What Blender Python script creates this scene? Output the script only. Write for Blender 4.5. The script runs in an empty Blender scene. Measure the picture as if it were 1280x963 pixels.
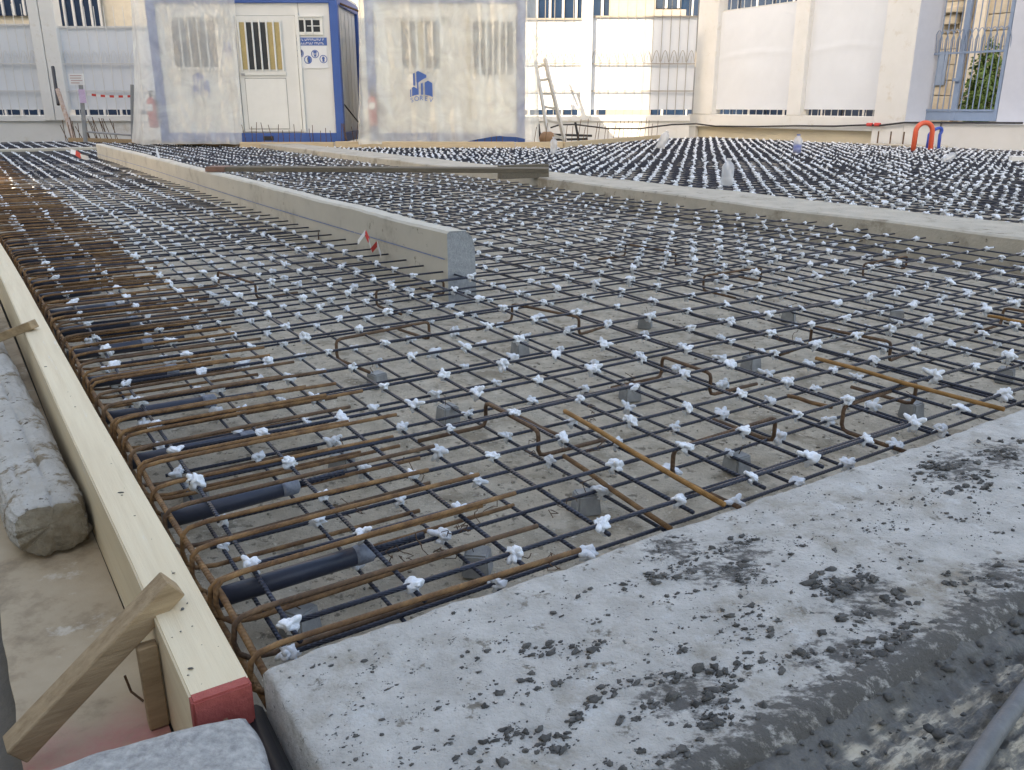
import bpy, bmesh, math, random
from mathutils import Vector, Matrix, noise
random.seed(7)
R = math.radians
U = random.uniform
C = bpy.context.scene.collection
sc = bpy.context.scene
# ------------------------------------------------------------------ camera, sky, sun, exposure
FPX, PITCH, EYE = 1070.0, R(18.2), 0.78
cam = bpy.data.cameras.new('camera')
cam.sensor_fit = 'HORIZONTAL'; cam.sensor_width = 36.0; cam.lens = 36.0 * FPX / 1280.0
cam.clip_start = 0.05; cam.clip_end = 2000
co = bpy.data.objects.new('camera', cam); C.objects.link(co)
co.location = (0, 0, EYE); co.rotation_euler = (math.pi / 2 - PITCH, 0, 0)
sc.camera = co
SUN_EL, SUN_HEAD = R(33), R(33.3)          # elevation; heading the light travels (clockwise from +Y)
wd = bpy.data.worlds.new('World'); sc.world = wd; wd.use_nodes = True
nt = wd.node_tree
sky = nt.nodes.new('ShaderNodeTexSky'); sky.sky_type = 'NISHITA'; sky.sun_disc = False
sky.sun_elevation = SUN_EL; sky.sun_rotation = SUN_HEAD + math.pi
sky.air_density = 1.0; sky.dust_density = 2.5; sky.ozone_density = 1.0
nt.links.new(sky.outputs[0], nt.nodes['Background'].inputs[0])
nt.nodes['Background'].inputs[1].default_value = 0.13
sl = bpy.data.lights.new('sun', 'SUN'); sl.energy = 2.2; sl.angle = R(0.53); sl.color = (1, .92, .80)
so = bpy.data.objects.new('sun', sl); C.objects.link(so); so.location = (-20, -30, 30)
so.rotation_euler = Vector((math.sin(SUN_HEAD) * math.cos(SUN_EL), math.cos(SUN_HEAD) * math.cos(SUN_EL), -math.sin(SUN_EL))).to_track_quat('-Z', 'Y').to_euler()
vs = sc.view_settings
vs.view_transform = 'Standard'; vs.look = 'None'; vs.gamma = 1.0; vs.use_curve_mapping = False
vs.exposure = 2.4
try:
    vs.use_white_balance = True; vs.white_balance_temperature = 8300; vs.white_balance_tint = 11
except Exception: pass
sc.cycles.max_bounces = 8; sc.cycles.transparent_max_bounces = 12; sc.cycles.caustics_reflective = False
sc.cycles.use_denoising = True

# ------------------------------------------------------------------ measured frames
SP, CP = math.sin(PITCH), math.cos(PITCH)
AL = R(32.6); CA, SA = math.cos(AL), math.sin(AL)
OX, OY = -0.367, 1.0275
def W(s, t, z=0.0):                       # slab frame (s across, t along the form beam) -> world
    return Vector((OX + s * CA - t * SA, OY + s * SA + t * CA, z))
def ST(x, y):
    x -= OX; y -= OY
    return x * CA + y * SA, -x * SA + y * CA
def G(px, py, z=0.0):                     # measured photo point on a level z -> world
    u = (px - 640) / FPX; v = (py - 481.5) / FPX
    k = (EYE - z) / (SP + v * CP)
    return Vector((u * k, (CP - v * SP) * k, z))
def GS(px, py, z=0.0):
    g = G(px, py, z); return ST(g.x, g.y)
def V(px, py, d):                         # measured photo point at distance d -> world
    u = (px - 640) / FPX; v = (py - 481.5) / FPX
    k = d / (CP - v * SP)
    return Vector((u * k, d, EYE - (SP + v * CP) * k))
def PX(p):
    a = p[1] * CP + (EYE - p[2]) * SP; b = (EYE - p[2]) * CP - p[1] * SP
    if a < .05: return (-9999, -9999)
    return (640 + FPX * p[0] / a, 481.5 + FPX * b / a)
def seen(p, m=60):
    q = PX(p); return -m < q[0] < 1280 + m and -m < q[1] < 963 + m

# ------------------------------------------------------------------ materials
MATS = {}
def ramp(n, cols):
    r = n.new('ShaderNodeValToRGB')
    while len(r.color_ramp.elements) < len(cols): r.color_ramp.elements.new(.5)
    for e, (p, c) in zip(r.color_ramp.elements, cols): e.position = p; e.color = (*c, 1)
    return r
def mat(name, c1, c2=None, rough=.7, scale=6, bump=0, bscale=60, metal=0, spots=None, detail=5, stretch=None, spec=.4, bdist=.01):
    """noise-mixed two-tone principled with fine bump; spots=(colour, scale, threshold) adds stains with shapes of their own"""
    if name in MATS: return MATS[name]
    m = bpy.data.materials.new(name); m.use_nodes = True; MATS[name] = m
    n, l = m.node_tree.nodes, m.node_tree.links
    b = n['Principled BSDF']; b.inputs['Roughness'].default_value = rough; b.inputs['Metallic'].default_value = metal
    b.inputs['Specular IOR Level'].default_value = spec
    tc = n.new('ShaderNodeTexCoord'); src = tc.outputs['Object']
    if stretch:
        if len(stretch) > 3:
            vr = n.new('ShaderNodeVectorRotate'); vr.rotation_type = 'Z_AXIS'; vr.inputs['Angle'].default_value = stretch[3]; l.new(src, vr.inputs[0]); src = vr.outputs[0]
        mp = n.new('ShaderNodeMapping'); mp.inputs['Scale'].default_value = stretch[:3]
        l.new(src, mp.inputs[0]); src = mp.outputs[0]
    nz = n.new('ShaderNodeTexNoise'); nz.inputs['Scale'].default_value = scale; nz.inputs['Detail'].default_value = detail; nz.inputs['Roughness'].default_value = .62
    l.new(src, nz.inputs['Vector'])
    r = ramp(n, [(.32, c1), (.68, c2 or tuple(x * .8 for x in c1))]); l.new(nz.outputs['Fac'], r.inputs[0])
    col = r.outputs[0]
    for sp_ in (spots or []):
        sn = n.new('ShaderNodeTexNoise'); sn.inputs['Scale'].default_value = sp_[1]; sn.inputs['Detail'].default_value = 8; sn.inputs['Roughness'].default_value = .7
        l.new(src, sn.inputs['Vector'])
        sr = ramp(n, [(sp_[2], (0, 0, 0)), (sp_[2] + (sp_[3] if len(sp_) > 3 else .06), (1, 1, 1))]); l.new(sn.outputs['Fac'], sr.inputs[0])
        mx = n.new('ShaderNodeMix'); mx.data_type = 'RGBA'; l.new(sr.outputs[0], mx.inputs[0]); l.new(col, mx.inputs[6]); mx.inputs[7].default_value = (*sp_[0], 1)
        col = mx.outputs[2]
    l.new(col, b.inputs['Base Color'])
    if bump:
        bn = n.new('ShaderNodeTexNoise'); bn.inputs['Scale'].default_value = bscale; bn.inputs['Detail'].default_value = 6; bn.inputs['Roughness'].default_value = .7
        l.new(src, bn.inputs['Vector'])
        bu = n.new('ShaderNodeBump'); bu.inputs['Strength'].default_value = bump; bu.inputs['Distance'].default_value = bdist
        l.new(bn.outputs['Fac'], bu.inputs['Height']); l.new(bu.outputs[0], b.inputs['Normal'])
    return m
def barmat(name, c1, c2, rough, rib=.5, pitch=.011, scale=30):
    """reinforcing bar: ribs from the UV length coordinate, blotchy colour"""
    m = bpy.data.materials.new(name); m.use_nodes = True
    n, l = m.node_tree.nodes, m.node_tree.links
    b = n['Principled BSDF']; b.inputs['Roughness'].default_value = rough; b.inputs['Specular IOR Level'].default_value = .45
    tc = n.new('ShaderNodeTexCoord'); nz = n.new('ShaderNodeTexNoise'); nz.inputs['Scale'].default_value = scale; nz.inputs['Detail'].default_value = 5
    l.new(tc.outputs['Object'], nz.inputs['Vector'])
    r = ramp(n, [(.35, c1), (.7, c2)]); l.new(nz.outputs['Fac'], r.inputs[0]); l.new(r.outputs[0], b.inputs['Base Color'])
    uv = n.new('ShaderNodeUVMap'); sx = n.new('ShaderNodeSeparateXYZ'); l.new(uv.outputs[0], sx.inputs[0])
    ad = n.new('ShaderNodeMath'); ad.operation = 'MULTIPLY_ADD'; ad.inputs[1].default_value = pitch * .9; l.new(sx.outputs[1], ad.inputs[0]); l.new(sx.outputs[0], ad.inputs[2])
    mu = n.new('ShaderNodeMath'); mu.operation = 'MULTIPLY'; mu.inputs[1].default_value = 2 * math.pi / pitch; l.new(ad.outputs[0], mu.inputs[0])
    si = n.new('ShaderNodeMath'); si.operation = 'SINE'; l.new(mu.outputs[0], si.inputs[0])
    bu = n.new('ShaderNodeBump'); bu.inputs['Strength'].default_value = rib; bu.inputs['Distance'].default_value = .0016
    l.new(si.outputs[0], bu.inputs['Height']); l.new(bu.outputs[0], b.inputs['Normal'])
    return m
def glassy(name, col, alpha, rough=.25, trans=.5):
    """thin plastic film: part see-through, part milky"""
    m = bpy.data.materials.new(name); m.use_nodes = True
    n, l = m.node_tree.nodes, m.node_tree.links; n.clear()
    o = n.new('ShaderNodeOutputMaterial'); tr = n.new('ShaderNodeBsdfTransparent'); tr.inputs[0].default_value = (.97, .96, .93, 1)
    di = n.new('ShaderNodeBsdfDiffuse'); di.inputs[0].default_value = (*col, 1)
    tl = n.new('ShaderNodeBsdfTranslucent'); tl.inputs[0].default_value = (*col, 1)
    gl = n.new('ShaderNodeBsdfGlossy'); gl.inputs['Roughness'].default_value = rough; gl.inputs[0].default_value = (.9, .9, .9, 1)
    m1 = n.new('ShaderNodeMixShader'); m1.inputs[0].default_value = trans; l.new(di.outputs[0], m1.inputs[1]); l.new(tl.outputs[0], m1.inputs[2])
    m2 = n.new('ShaderNodeMixShader'); m2.inputs[0].default_value = .1; l.new(m1.outputs[0], m2.inputs[1]); l.new(gl.outputs[0], m2.inputs[2])
    tc = n.new('ShaderNodeTexCoord'); nz = n.new('ShaderNodeTexNoise'); nz.inputs['Scale'].default_value = 2.2; nz.inputs['Detail'].default_value = 4; nz.inputs['Distortion'].default_value = .8
    l.new(tc.outputs['Object'], nz.inputs['Vector'])
    mr = n.new('ShaderNodeMapRange'); mr.inputs[1].default_value = .3; mr.inputs[2].default_value = .7; mr.inputs[3].default_value = alpha - .09; mr.inputs[4].default_value = alpha + .09
    l.new(nz.outputs['Fac'], mr.inputs[0])
    m3 = n.new('ShaderNodeMixShader'); l.new(mr.outputs[0], m3.inputs[0]); l.new(tr.outputs[0], m3.inputs[1]); l.new(m2.outputs[0], m3.inputs[2])
    l.new(m3.outputs[0], o.inputs[0]); return m

BAR = barmat('dark_coated_bar', (.009, .013, .027), (.025, .032, .058), .40, .5)
RUST = barmat('rusty_bar', (.12, .06, .028), (.27, .15, .065), .85, .35)
RUSTD = barmat('dark_rusty_bar', (.075, .042, .025), (.165, .095, .052), .8, .3)
RUSTO = barmat('orange_rusty_bar', (.22, .11, .03), (.38, .20, .07), .85, .3)
TIE = mat('white_tie', (.82, .84, .87), (.66, .70, .76), .55, 90, .3, 200)
GROUND = mat('site_soil', (.16, .14, .115), (.10, .09, .075), .95, 3, .6, 25)
BLIND = mat('blinding_concrete', (.67, .59, .475), (.44, .38, .295), .93, 14, 1, 120, spots=[((.36, .305, .23), 3.5, .53, .10), ((.25, .215, .165), 30, .57, .05), ((.72, .67, .58), 55, .60, .04)], bdist=.012, detail=9)
SLAB = mat('pale_slab_concrete', (.62, .605, .58), (.44, .425, .40), .9, 16, .9, 110, detail=9, spots=[((.34, .305, .255), 5, .52, .14), ((.22, .20, .17), 22, .60, .06), ((.08, .09, .088), 60, .625, .03), ((.60, .60, .59), 13, .59, .08)], bdist=.011)
BLOCKM = mat('grey_block_concrete', (.50, .50, .49), (.27, .27, .27), .9, 75, 1, 120, spots=[((.09, .085, .08), 6, .66, .05)], bdist=.006)
MUDM = mat('grey_mud', (.13, .125, .118), (.05, .05, .049), .8, 45, .8, 90, bdist=.006)
SPACER = mat('spacer_concrete', (.33, .335, .33), (.22, .225, .23), .9, 30, .4, 120, bdist=.004)
FORM = mat('cream_form_board', (.66, .54, .34), (.56, .44, .27), .6, 5, .2, 80, stretch=(14, 14, 1.6), spots=[((.25, .19, .12), 9, .72, .03)])
FORMW = mat('cream_form_grain', (.70, .60, .43), (.62, .51, .35), .6, 3, .25, 14, stretch=(16, .7, 16, -AL), spots=[((.54, .44, .29), 2.2, .60, .12), ((.66, .63, .58), 3.4, .62, .05), ((.26, .20, .13), 4, .70, .03)], bdist=.003)
REDP = mat('red_paint', (.42, .10, .085), (.34, .07, .06), .8, 30, .5, 90, spots=[((.50, .36, .24), 26, .60, .05), ((.20, .05, .04), 12, .62, .06)])
PLYM = mat('weathered_plywood', (.46, .37, .26), (.36, .275, .18), .75, 5, .4, 90, spots=[((.27, .205, .135), 5, .52, .10), ((.54, .48, .40), 7, .60, .08), ((.14, .11, .08), 30, .72, .02)], bdist=.003)
PINK = mat('pink_stained_plywood', (.50, .25, .22), (.40, .20, .17), .75, 8, .3, 90)
BATTEN = mat('brown_batten', (.40, .29, .175), (.25, .17, .095), .8, 2.4, .6, 6, stretch=(3.0, 24, 24, -.62), spots=[((.15, .09, .05), 1.5, .64, .05), ((.09, .055, .035), 4, .70, .02)], bdist=.004)
TIMB = mat('whitened_timber', (.66, .63, .58), (.52, .48, .42), .95, 9, 1, 50, spots=[((.30, .235, .16), 12, .54, .07), ((.13, .10, .07), 34, .61, .03), ((.07, .055, .045), 75, .66, .02)], bdist=.02)
TIMBE = mat('muddy_end_grain', (.50, .43, .33), (.30, .245, .17), .95, 30, 1, 70, bdist=.012)
KERB = mat('kerb_concrete', (.57, .53, .455), (.49, .455, .39), .9, 3, .4, 90, bdist=.004, spots=[((.38, .345, .285), 3, .55, .12), ((.27, .24, .19), 14, .63, .05)])
KEND = mat('rough_kerb_end', (.36, .38, .40), (.27, .285, .30), .95, 60, 1.0, 120, bdist=.006)
LOWB = mat('low_beam_concrete', (.50, .455, .38), (.39, .355, .295), .92, 6, .9, 50, spots=[((.30, .265, .21), 3, .57, .08), ((.15, .135, .11), 12, .63, .03)], bdist=.006)
PLANK = mat('dark_plank', (.16, .135, .10), (.10, .085, .065), .85, 6, .3, 60, stretch=(2, 20, 20))
PIPE = mat('black_blue_plastic', (.020, .026, .045), (.035, .042, .066), .38, 10, .1, 90)
BLUE = mat('container_blue', (.045, .115, .36), (.04, .10, .32), .5, 3)
WHITEP = mat('container_white', (.70, .70, .68), (.66, .66, .63), .5, 3, spots=[((.60, .58, .52), 3, .66, .2)])
WHITEF = mat('white_frame', (.74, .74, .71), (.70, .70, .67), .5)
GLASSD = mat('dark_pane', (.035, .04, .045), (.05, .055, .06), .2)
GLASSG = mat('grey_pane', (.15, .16, .17), (.11, .12, .13), .3)
CURT = mat('yellow_curtain', (.50, .40, .20), (.42, .33, .16), .9, 20)
INK = mat('sign_blue', (.06, .13, .38), (.055, .12, .34), .6)
INKW = mat('sign_white', (.72, .73, .74), (.70, .71, .72), .6)
WALLW = mat('boundary_paint', (.67, .67, .66), (.62, .62, .60), .8, 2, .2, 60, spots=[((.52, .48, .41), 2.5, .58, .15), ((.42, .38, .31), 11, .67, .06)])
WALLY = mat('yellowish_plinth', (.56, .51, .40), (.50, .45, .35), .85, 2, .2, 60, spots=[((.40, .36, .28), 3, .65, .15)])
SHEETF = mat('white_screen_sheet', (.64, .67, .71), (.60, .63, .67), .7, 1.5)
BARW = mat('white_fence_metal', (.60, .60, .59), (.54, .54, .53), .5)
GATEM = mat('blue_grey_gate', (.21, .28, .40), (.18, .25, .36), .5)
PIERSHADE = mat('blue_shade_tint', (.50, .53, .60), (.47, .50, .57), .8)  # bluish sky-lit shade put into the colour of white faces
STONE = mat('limestone', (.50, .45, .36), (.38, .34, .27), .9, 4, .5, 20, spots=[((.27, .24, .19), 6, .62, .06)])
NAVYG = mat('navy_glazing', (.009, .022, .05), (.018, .042, .09), .15, 1.5)
TAUPE = mat('taupe_cladding', (.36, .33, .30), (.31, .29, .265), .8)
CREAMB = mat('cream_render', (.60, .55, .45), (.54, .49, .40), .85)
RED = mat('extinguisher_red', (.50, .05, .05), (.42, .04, .04), .35)
ORHOSE = mat('orange_hose', (.70, .12, .06), (.62, .10, .05), .45)
BLHOSE = mat('blue_hose', (.03, .09, .45), (.03, .08, .38), .4)
BLACK = mat('black_rubber', (.02, .02, .022), (.03, .03, .032), .5)
GREYH = mat('grey_hose', (.16, .165, .175), (.11, .115, .12), .55, 30, .2, 90)
ALU = mat('aluminium', (.60, .56, .49), (.52, .48, .42), .45, 10, metal=.3)
GALV = mat('galvanised', (.30, .315, .33), (.24, .25, .265), .5, metal=.2)
PALEW = mat('pale_sawn_timber', (.58, .46, .31), (.48, .38, .25), .8, 3, stretch=(2, 12, 12))
TAPER = mat('tape_red', (.60, .06, .05), rough=.5); TAPEW = mat('tape_white', (.75, .75, .76), rough=.5)
PURP = mat('purple_paper', (.50, .36, .55), (.60, .50, .66), .7, 40)
LEAF = mat('leaf_green', (.06, .12, .025), (.10, .17, .04), .6, 12)
RENDER1 = mat('office_render', (.74, .71, .66), (.68, .65, .60), .85)
BOTTLE = glassy('bottle_plastic', (.82, .86, .92), .45, .15, .5)
FILM = glassy('plastic_film', (.95, .94, .88), .42, .22, .10)
FILM1 = glassy('thin_plastic_film', (.95, .95, .94), .40, .22, .10)

# ------------------------------------------------------------------ builders
ORG = {}
def tag(o, label=None, cat=None, group=None, kind=None):
    if label: o['label'] = label
    if cat: o['category'] = cat
    if group: o['group'] = group
    if kind: o['kind'] = kind
    return o
def thing(name, label, cat, loc, group=None):
    o = bpy.data.objects.new(name, None); C.objects.link(o); loc = Vector(loc); o.location = loc
    o.empty_display_size = .1; ORG[o] = loc.copy()
    return tag(o, label, cat, group)
class MB:
    """collects shapes (world coordinates); build() links them as one mesh object"""
    def __init__(s): s.v = []; s.f = []; s.uv = {}; s.m = []
    def add(s, vs, fs, mi=0):
        b = len(s.v); s.v += [Vector(p) for p in vs]
        for f in fs: s.f.append([b + i for i in f]); s.m.append(mi)
        return s
    def hexa(s, p, mi=0):        # 8 corners: bottom 4 (ccw), top 4
        return s.add(p, [(3, 2, 1, 0), (4, 5, 6, 7), (0, 1, 5, 4), (1, 2, 6, 5), (2, 3, 7, 6), (3, 0, 4, 7)], mi)
    def box(s, x0, x1, y0, y1, z0, z1, mi=0):
        return s.hexa([(x0, y0, z0), (x1, y0, z0), (x1, y1, z0), (x0, y1, z0), (x0, y0, z1), (x1, y0, z1), (x1, y1, z1), (x0, y1, z1)], mi)
    def sbox(s, s0, s1, t0, t1, z0, z1, mi=0):
        return s.hexa([W(s0, t0, z0), W(s1, t0, z0), W(s1, t1, z0), W(s0, t1, z0), W(s0, t0, z1), W(s1, t0, z1), W(s1, t1, z1), W(s0, t1, z1)], mi)
    def beam(s, a, b, w, h, up=(0, 0, 1), mi=0):
        a, b = Vector(a), Vector(b); d = (b - a).normalized(); r = d.cross(Vector(up)).normalized() * w / 2; u = r.cross(d).normalized() * h / 2
        return s.hexa([a - r - u, a + r - u, b + r - u, b - r - u, a - r + u, a + r + u, b + r + u, b - r + u], mi)
    def tube(s, pts, r, n=6, mi=0, cap=True):
        pts = [Vector(p) for p in pts]; base = len(s.v); L = 0; k0 = len(pts)
        rr = r if isinstance(r, (list, tuple)) else [r] * k0
        prev = None
        for i, p in enumerate(pts):
            d = (pts[min(i + 1, k0 - 1)] - pts[max(i - 1, 0)]).normalized()
            if prev is None:
                a = d.cross(Vector((0, 0, 1)));
                if a.length < .1: a = d.cross(Vector((1, 0, 0)))
                a.normalize()
            else: a = (prev - d * prev.dot(d)).normalized()
            prev = a; b = d.cross(a)
            if i: L += (p - pts[i - 1]).length
            for k in range(n):
                th = 2 * math.pi * k / n
                s.uv[len(s.v)] = (L, k / n * 2)
                s.v.append(p + (a * math.cos(th) + b * math.sin(th)) * rr[i])
        for i in range(k0 - 1):
            for k in range(n):
                q = base + i * n; s.f.append([q + k, q + (k + 1) % n, q + n + (k + 1) % n, q + n + k]); s.m.append(mi)
        if cap:
            s.f.append([base + k for k in range(n)][::-1]); s.m.append(mi)
            s.f.append([base + (k0 - 1) * n + k for k in range(n)]); s.m.append(mi)
        return s
    def lathe(s, c, prof, n=14, axis=(0, 0, 1), mi=0):
        ax = Vector(axis).normalized(); a = ax.cross(Vector((.3, 1, .1))).normalized(); b = ax.cross(a); base = len(s.v); c = Vector(c)
        for r, h in prof:
            for k in range(n):
                th = 2 * math.pi * k / n; s.v.append(c + ax * h + (a * math.cos(th) + b * math.sin(th)) * r)
        for i in range(len(prof) - 1):
            for k in range(n):
                q = base + i * n; s.f.append([q + k, q + (k + 1) % n, q + n + (k + 1) % n, q + n + k]); s.m.append(mi)
        s.f.append([base + k for k in range(n)][::-1]); s.m.append(mi); s.f.append([base + (len(prof) - 1) * n + k for k in range(n)]); s.m.append(mi)
        return s
    def grid(s, fn, nu, nv, mi=0, closed=False):
        base = len(s.v)
        for j in range(nv + 1):
            for i in range(nu + 1): s.v.append(Vector(fn(i / nu, j / nv)))
        for j in range(nv):
            for i in range(nu):
                q = base + j * (nu + 1) + i; s.f.append([q, q + 1, q + nu + 2, q + nu + 1]); s.m.append(mi)
        return s
    def ico(s, c, r, sub=1, amp=.25, sc_=(1, 1, 1), rot=None, mi=0):
        vs, fs = ICO[sub]; o = Vector((U(0, 99), U(0, 99), U(0, 99)))
        c = Vector(c); out = []
        for p in vs:
            q = p * (1 + amp * noise.noise(p * 1.7 + o) * 2)
            q = Vector((q.x * sc_[0], q.y * sc_[1], q.z * sc_[2])) * r
            if rot: q = rot @ q
            out.append(c + q)
        return s.add(out, fs, mi)
    def build(s, name, m, parent=None, smooth=False, bevel=0, origin=None, label=None, cat=None, group=None, kind=None, segs=1):
        if origin is None:
            xs = [p.x for p in s.v]; ys = [p.y for p in s.v]; zs = [p.z for p in s.v]
            origin = Vector(((min(xs) + max(xs)) / 2, (min(ys) + max(ys)) / 2, min(zs)))
        origin = Vector(origin)
        me = bpy.data.meshes.new(name); me.from_pydata([tuple(p - origin) for p in s.v], [], s.f)
        ms = m if isinstance(m, (list, tuple)) else [m]
        for q in ms: me.materials.append(q)
        if len(ms) > 1: me.polygons.foreach_set('material_index', s.m)
        if s.uv:
            ul = me.uv_layers.new(name='UVMap'); n = len(me.loops); li = [0] * n; me.loops.foreach_get('vertex_index', li)
            fl = [0.0] * (2 * n)
            for i, vi in enumerate(li):
                t = s.uv.get(vi)
                if t: fl[2 * i], fl[2 * i + 1] = t
            ul.data.foreach_set('uv', fl)
        if bevel:
            bm = bmesh.new(); bm.from_mesh(me)
            bmesh.ops.bevel(bm, geom=bm.edges[:], offset=bevel, segments=segs, affect='EDGES', profile=.6); bm.to_mesh(me); bm.free()
        if smooth: me.polygons.foreach_set('use_smooth', [True] * len(me.polygons))
        o = bpy.data.objects.new(name, me); C.objects.link(o)
        if parent: o.parent = parent; o.location = origin - ORG[parent]
        else: o.location = origin
        ORG[o] = origin
        return tag(o, label, cat, group, kind)
ICO = {}
for sub in (1, 2, 3):
    bm = bmesh.new(); bmesh.ops.create_icosphere(bm, subdivisions=sub, radius=1)
    bm.verts.index_update(); ICO[sub] = ([v.co.copy() for v in bm.verts], [[v.index for v in f.verts] for f in bm.faces]); bm.free()
def copy_of(o, loc, rot=(0, 0, 0), parent=None, scale=None):
    c = o.copy(); C.objects.link(c); loc = Vector(loc)
    if parent: c.parent = parent; c.location = loc - ORG[parent]
    else: c.parent = None; c.location = loc
    c.rotation_euler = rot
    if scale: c.scale = (scale,) * 3
    ORG[c] = loc; return c
ORD = ['first', 'second', 'third', 'fourth', 'fifth', 'sixth', 'seventh', 'eighth', 'ninth', 'tenth', 'eleventh', 'twelfth', 'thirteenth', 'fourteenth', 'fifteenth', 'sixteenth', 'seventeenth', 'eighteenth', 'nineteenth', 'twentieth']

# ------------------------------------------------------------------ setting: ground
MB().grid(lambda u, v: (-400 + 800 * u, -400 + 800 * v, -.235), 4, 4).build('ground', GROUND, kind='structure')
def blind_z(s, t): return -.14 + .004 * noise.noise(Vector((s * 2, t * 2, 3))) + .002 * noise.noise(Vector((s * 9, t * 9, 1)))
def bl(u, v):
    s = -.012 + 16.2 * u ** 1.6; t = .006 + 21.5 * v ** 1.7
    return W(s, t, blind_z(s, t))
MB().grid(bl, 90, 90).build('blinding_floor', BLIND, smooth=True, kind='structure')
# ------------------------------------------------------------------ pale poured slab strip in the foreground
def slab_edge(s): return .007 * noise.noise(Vector((s * 2.2, 0, 5))) + .006 * noise.noise(Vector((s * 11, 0, 2))) + .003 * noise.noise(Vector((s * 40, 0, 2)))
def slab_top(s, t):
    z = .018 + .006 * noise.noise(Vector((s * 3, t * 3, 0))) + .003 * noise.noise(Vector((s * 14, t * 14, 4))) + .0016 * noise.noise(Vector((s * 45, t * 45, 4)))
    e = slab_edge(s) - t                            # distance in from the front edge
    if e < .014: z -= (.014 - e) ** 2 * 45
    q = t + .49 + .03 * noise.noise(Vector((s * 3, 9, 5)))
    if q < .02: z -= (.02 - q) ** 2 * 30
    if s < .024: z -= (.024 - s) ** 2 * 30
    return z
SB = MB()
NS, NT = 480, 100
def slabfn(u, v):
    s = .012 + 2.9 * u; lo, hi = -.5 + .02 * noise.noise(Vector((s * 4, 3, 3))), slab_edge(s)
    if v < .005: return W(s, lo, -.2)
    if v > .995: return W(s, hi, -.21)
    k = (v - .01) / .98; k = max(0, min(1, k)); t = lo + (hi - lo) * k
    ss = s + (.010 * noise.noise(Vector((0, t * 7, 8))) if u == 0 else 0)
    return W(ss, t, slab_top(s, t))
SB.grid(slabfn, NS, NT)
for v in range(NT):                                  # left end face
    pass
b0 = len(SB.v); row = [j * (NS + 1) for j in range(NT + 1)]
low = []
for j in row:
    p = SB.v[j]; SB.v.append(Vector((p.x, p.y, -.22))); low.append(len(SB.v) - 1)
for j in range(NT): SB.f.append([row[j], row[j + 1], low[j + 1], low[j]]); SB.m.append(0)
MUDP = [
    (1075, 735, 55, 22, 170, .004, .013), (1090, 762, 60, 22, 60, .003, .010), (1195, 585, 48, 26, 150, .004, .012), (1255, 570, 40, 22, 70, .003, .010), (1250, 720, 60, 22, 70, .003, .010),
    (930, 690, 40, 16, 60, .003, .010), (905, 715, 70, 20, 40, .002, .007), (840, 685, 40, 18, 60, .002, .006), (1060, 820, 75, 30, 80, .003, .012), (1130, 800, 50, 20, 40, .003, .010),
    (850, 870, 70, 36, 110, .003, .013), (905, 790, 90, 60, 60, .002, .008), (690, 900, 90, 50, 50, .003, .010), (600, 830, 170, 90, 70, .0015, .006), (1000, 680, 120, 60, 70, .002, .006),
    (980, 860, 110, 60, 70, .002, .008), (780, 780, 200, 110, 150, .0012, .006), (1100, 660, 150, 60, 120, .0012, .005), (700, 940, 260, 40, 60, .002, .008), (450, 900, 110, 60, 40, .0015, .005), (1200, 640, 110, 40, 60, .002, .007), (690, 800, 60, 30, 20, .003, .009), (820, 720, 60, 20, 20, .003, .010), (920, 930, 60, 25, 50, .003, .010)]
n, l = SLAB.node_tree.nodes, SLAB.node_tree.links
bs_ = n['Principled BSDF']; src = bs_.inputs['Base Color'].links[0].from_socket
at_ = n.new('ShaderNodeVertexColor'); at_.layer_name = 'mud'
tc = n.new('ShaderNodeTexCoord'); mp = n.new('ShaderNodeMapping'); mp.inputs['Scale'].default_value = (1, 1.6, 1); l.new(tc.outputs['Object'], mp.inputs[0])
n1 = n.new('ShaderNodeTexNoise'); n1.inputs['Scale'].default_value = 38; n1.inputs['Detail'].default_value = 7; n1.inputs['Roughness'].default_value = .72; l.new(mp.outputs[0], n1.inputs['Vector'])
ad_ = n.new('ShaderNodeMath'); ad_.operation = 'ADD'; l.new(at_.outputs[0], ad_.inputs[0]); l.new(n1.outputs['Fac'], ad_.inputs[1])
rm = ramp(n, [(.70, (0, 0, 0)), (.84, (.95, .95, .95))]); l.new(ad_.outputs[0], rm.inputs[0])
mx = n.new('ShaderNodeMix'); mx.data_type = 'RGBA'; l.new(rm.outputs[0], mx.inputs[0]); l.new(src, mx.inputs[6]); mx.inputs[7].default_value = (.105, .10, .095, 1); l.new(mx.outputs[2], bs_.inputs['Base Color'])
so_ = SB.build('concrete_slab', SLAB, smooth=True, label='pale poured concrete slab strip scattered with dark mud crumbs in the foreground', cat='slab')
ca = so_.data.color_attributes.new('mud', 'FLOAT_COLOR', 'POINT'); fl = []
for p in SB.v:
    q = PX(p); k = 0
    for (px, py, rx, ry, n_, r0, r1) in MUDP:
        if n_ / (rx * ry) < .018: continue
        dx, dy = (q[0] - px) / rx, (q[1] - py) / ry; d2 = dx * dx + dy * dy
        if d2 < 5: k = max(k, .34 * math.exp(-d2 * .7))
    tt = ST(p.x, p.y)[1] + .02 * noise.noise(Vector((p.x * 9, p.y * 9, 6)))
    if tt < -.40: k = max(k, min(.36, (-.40 - tt) * 5.5))
    fl += [k, k, k, 1]
ca.data.foreach_set('color', fl)
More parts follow.
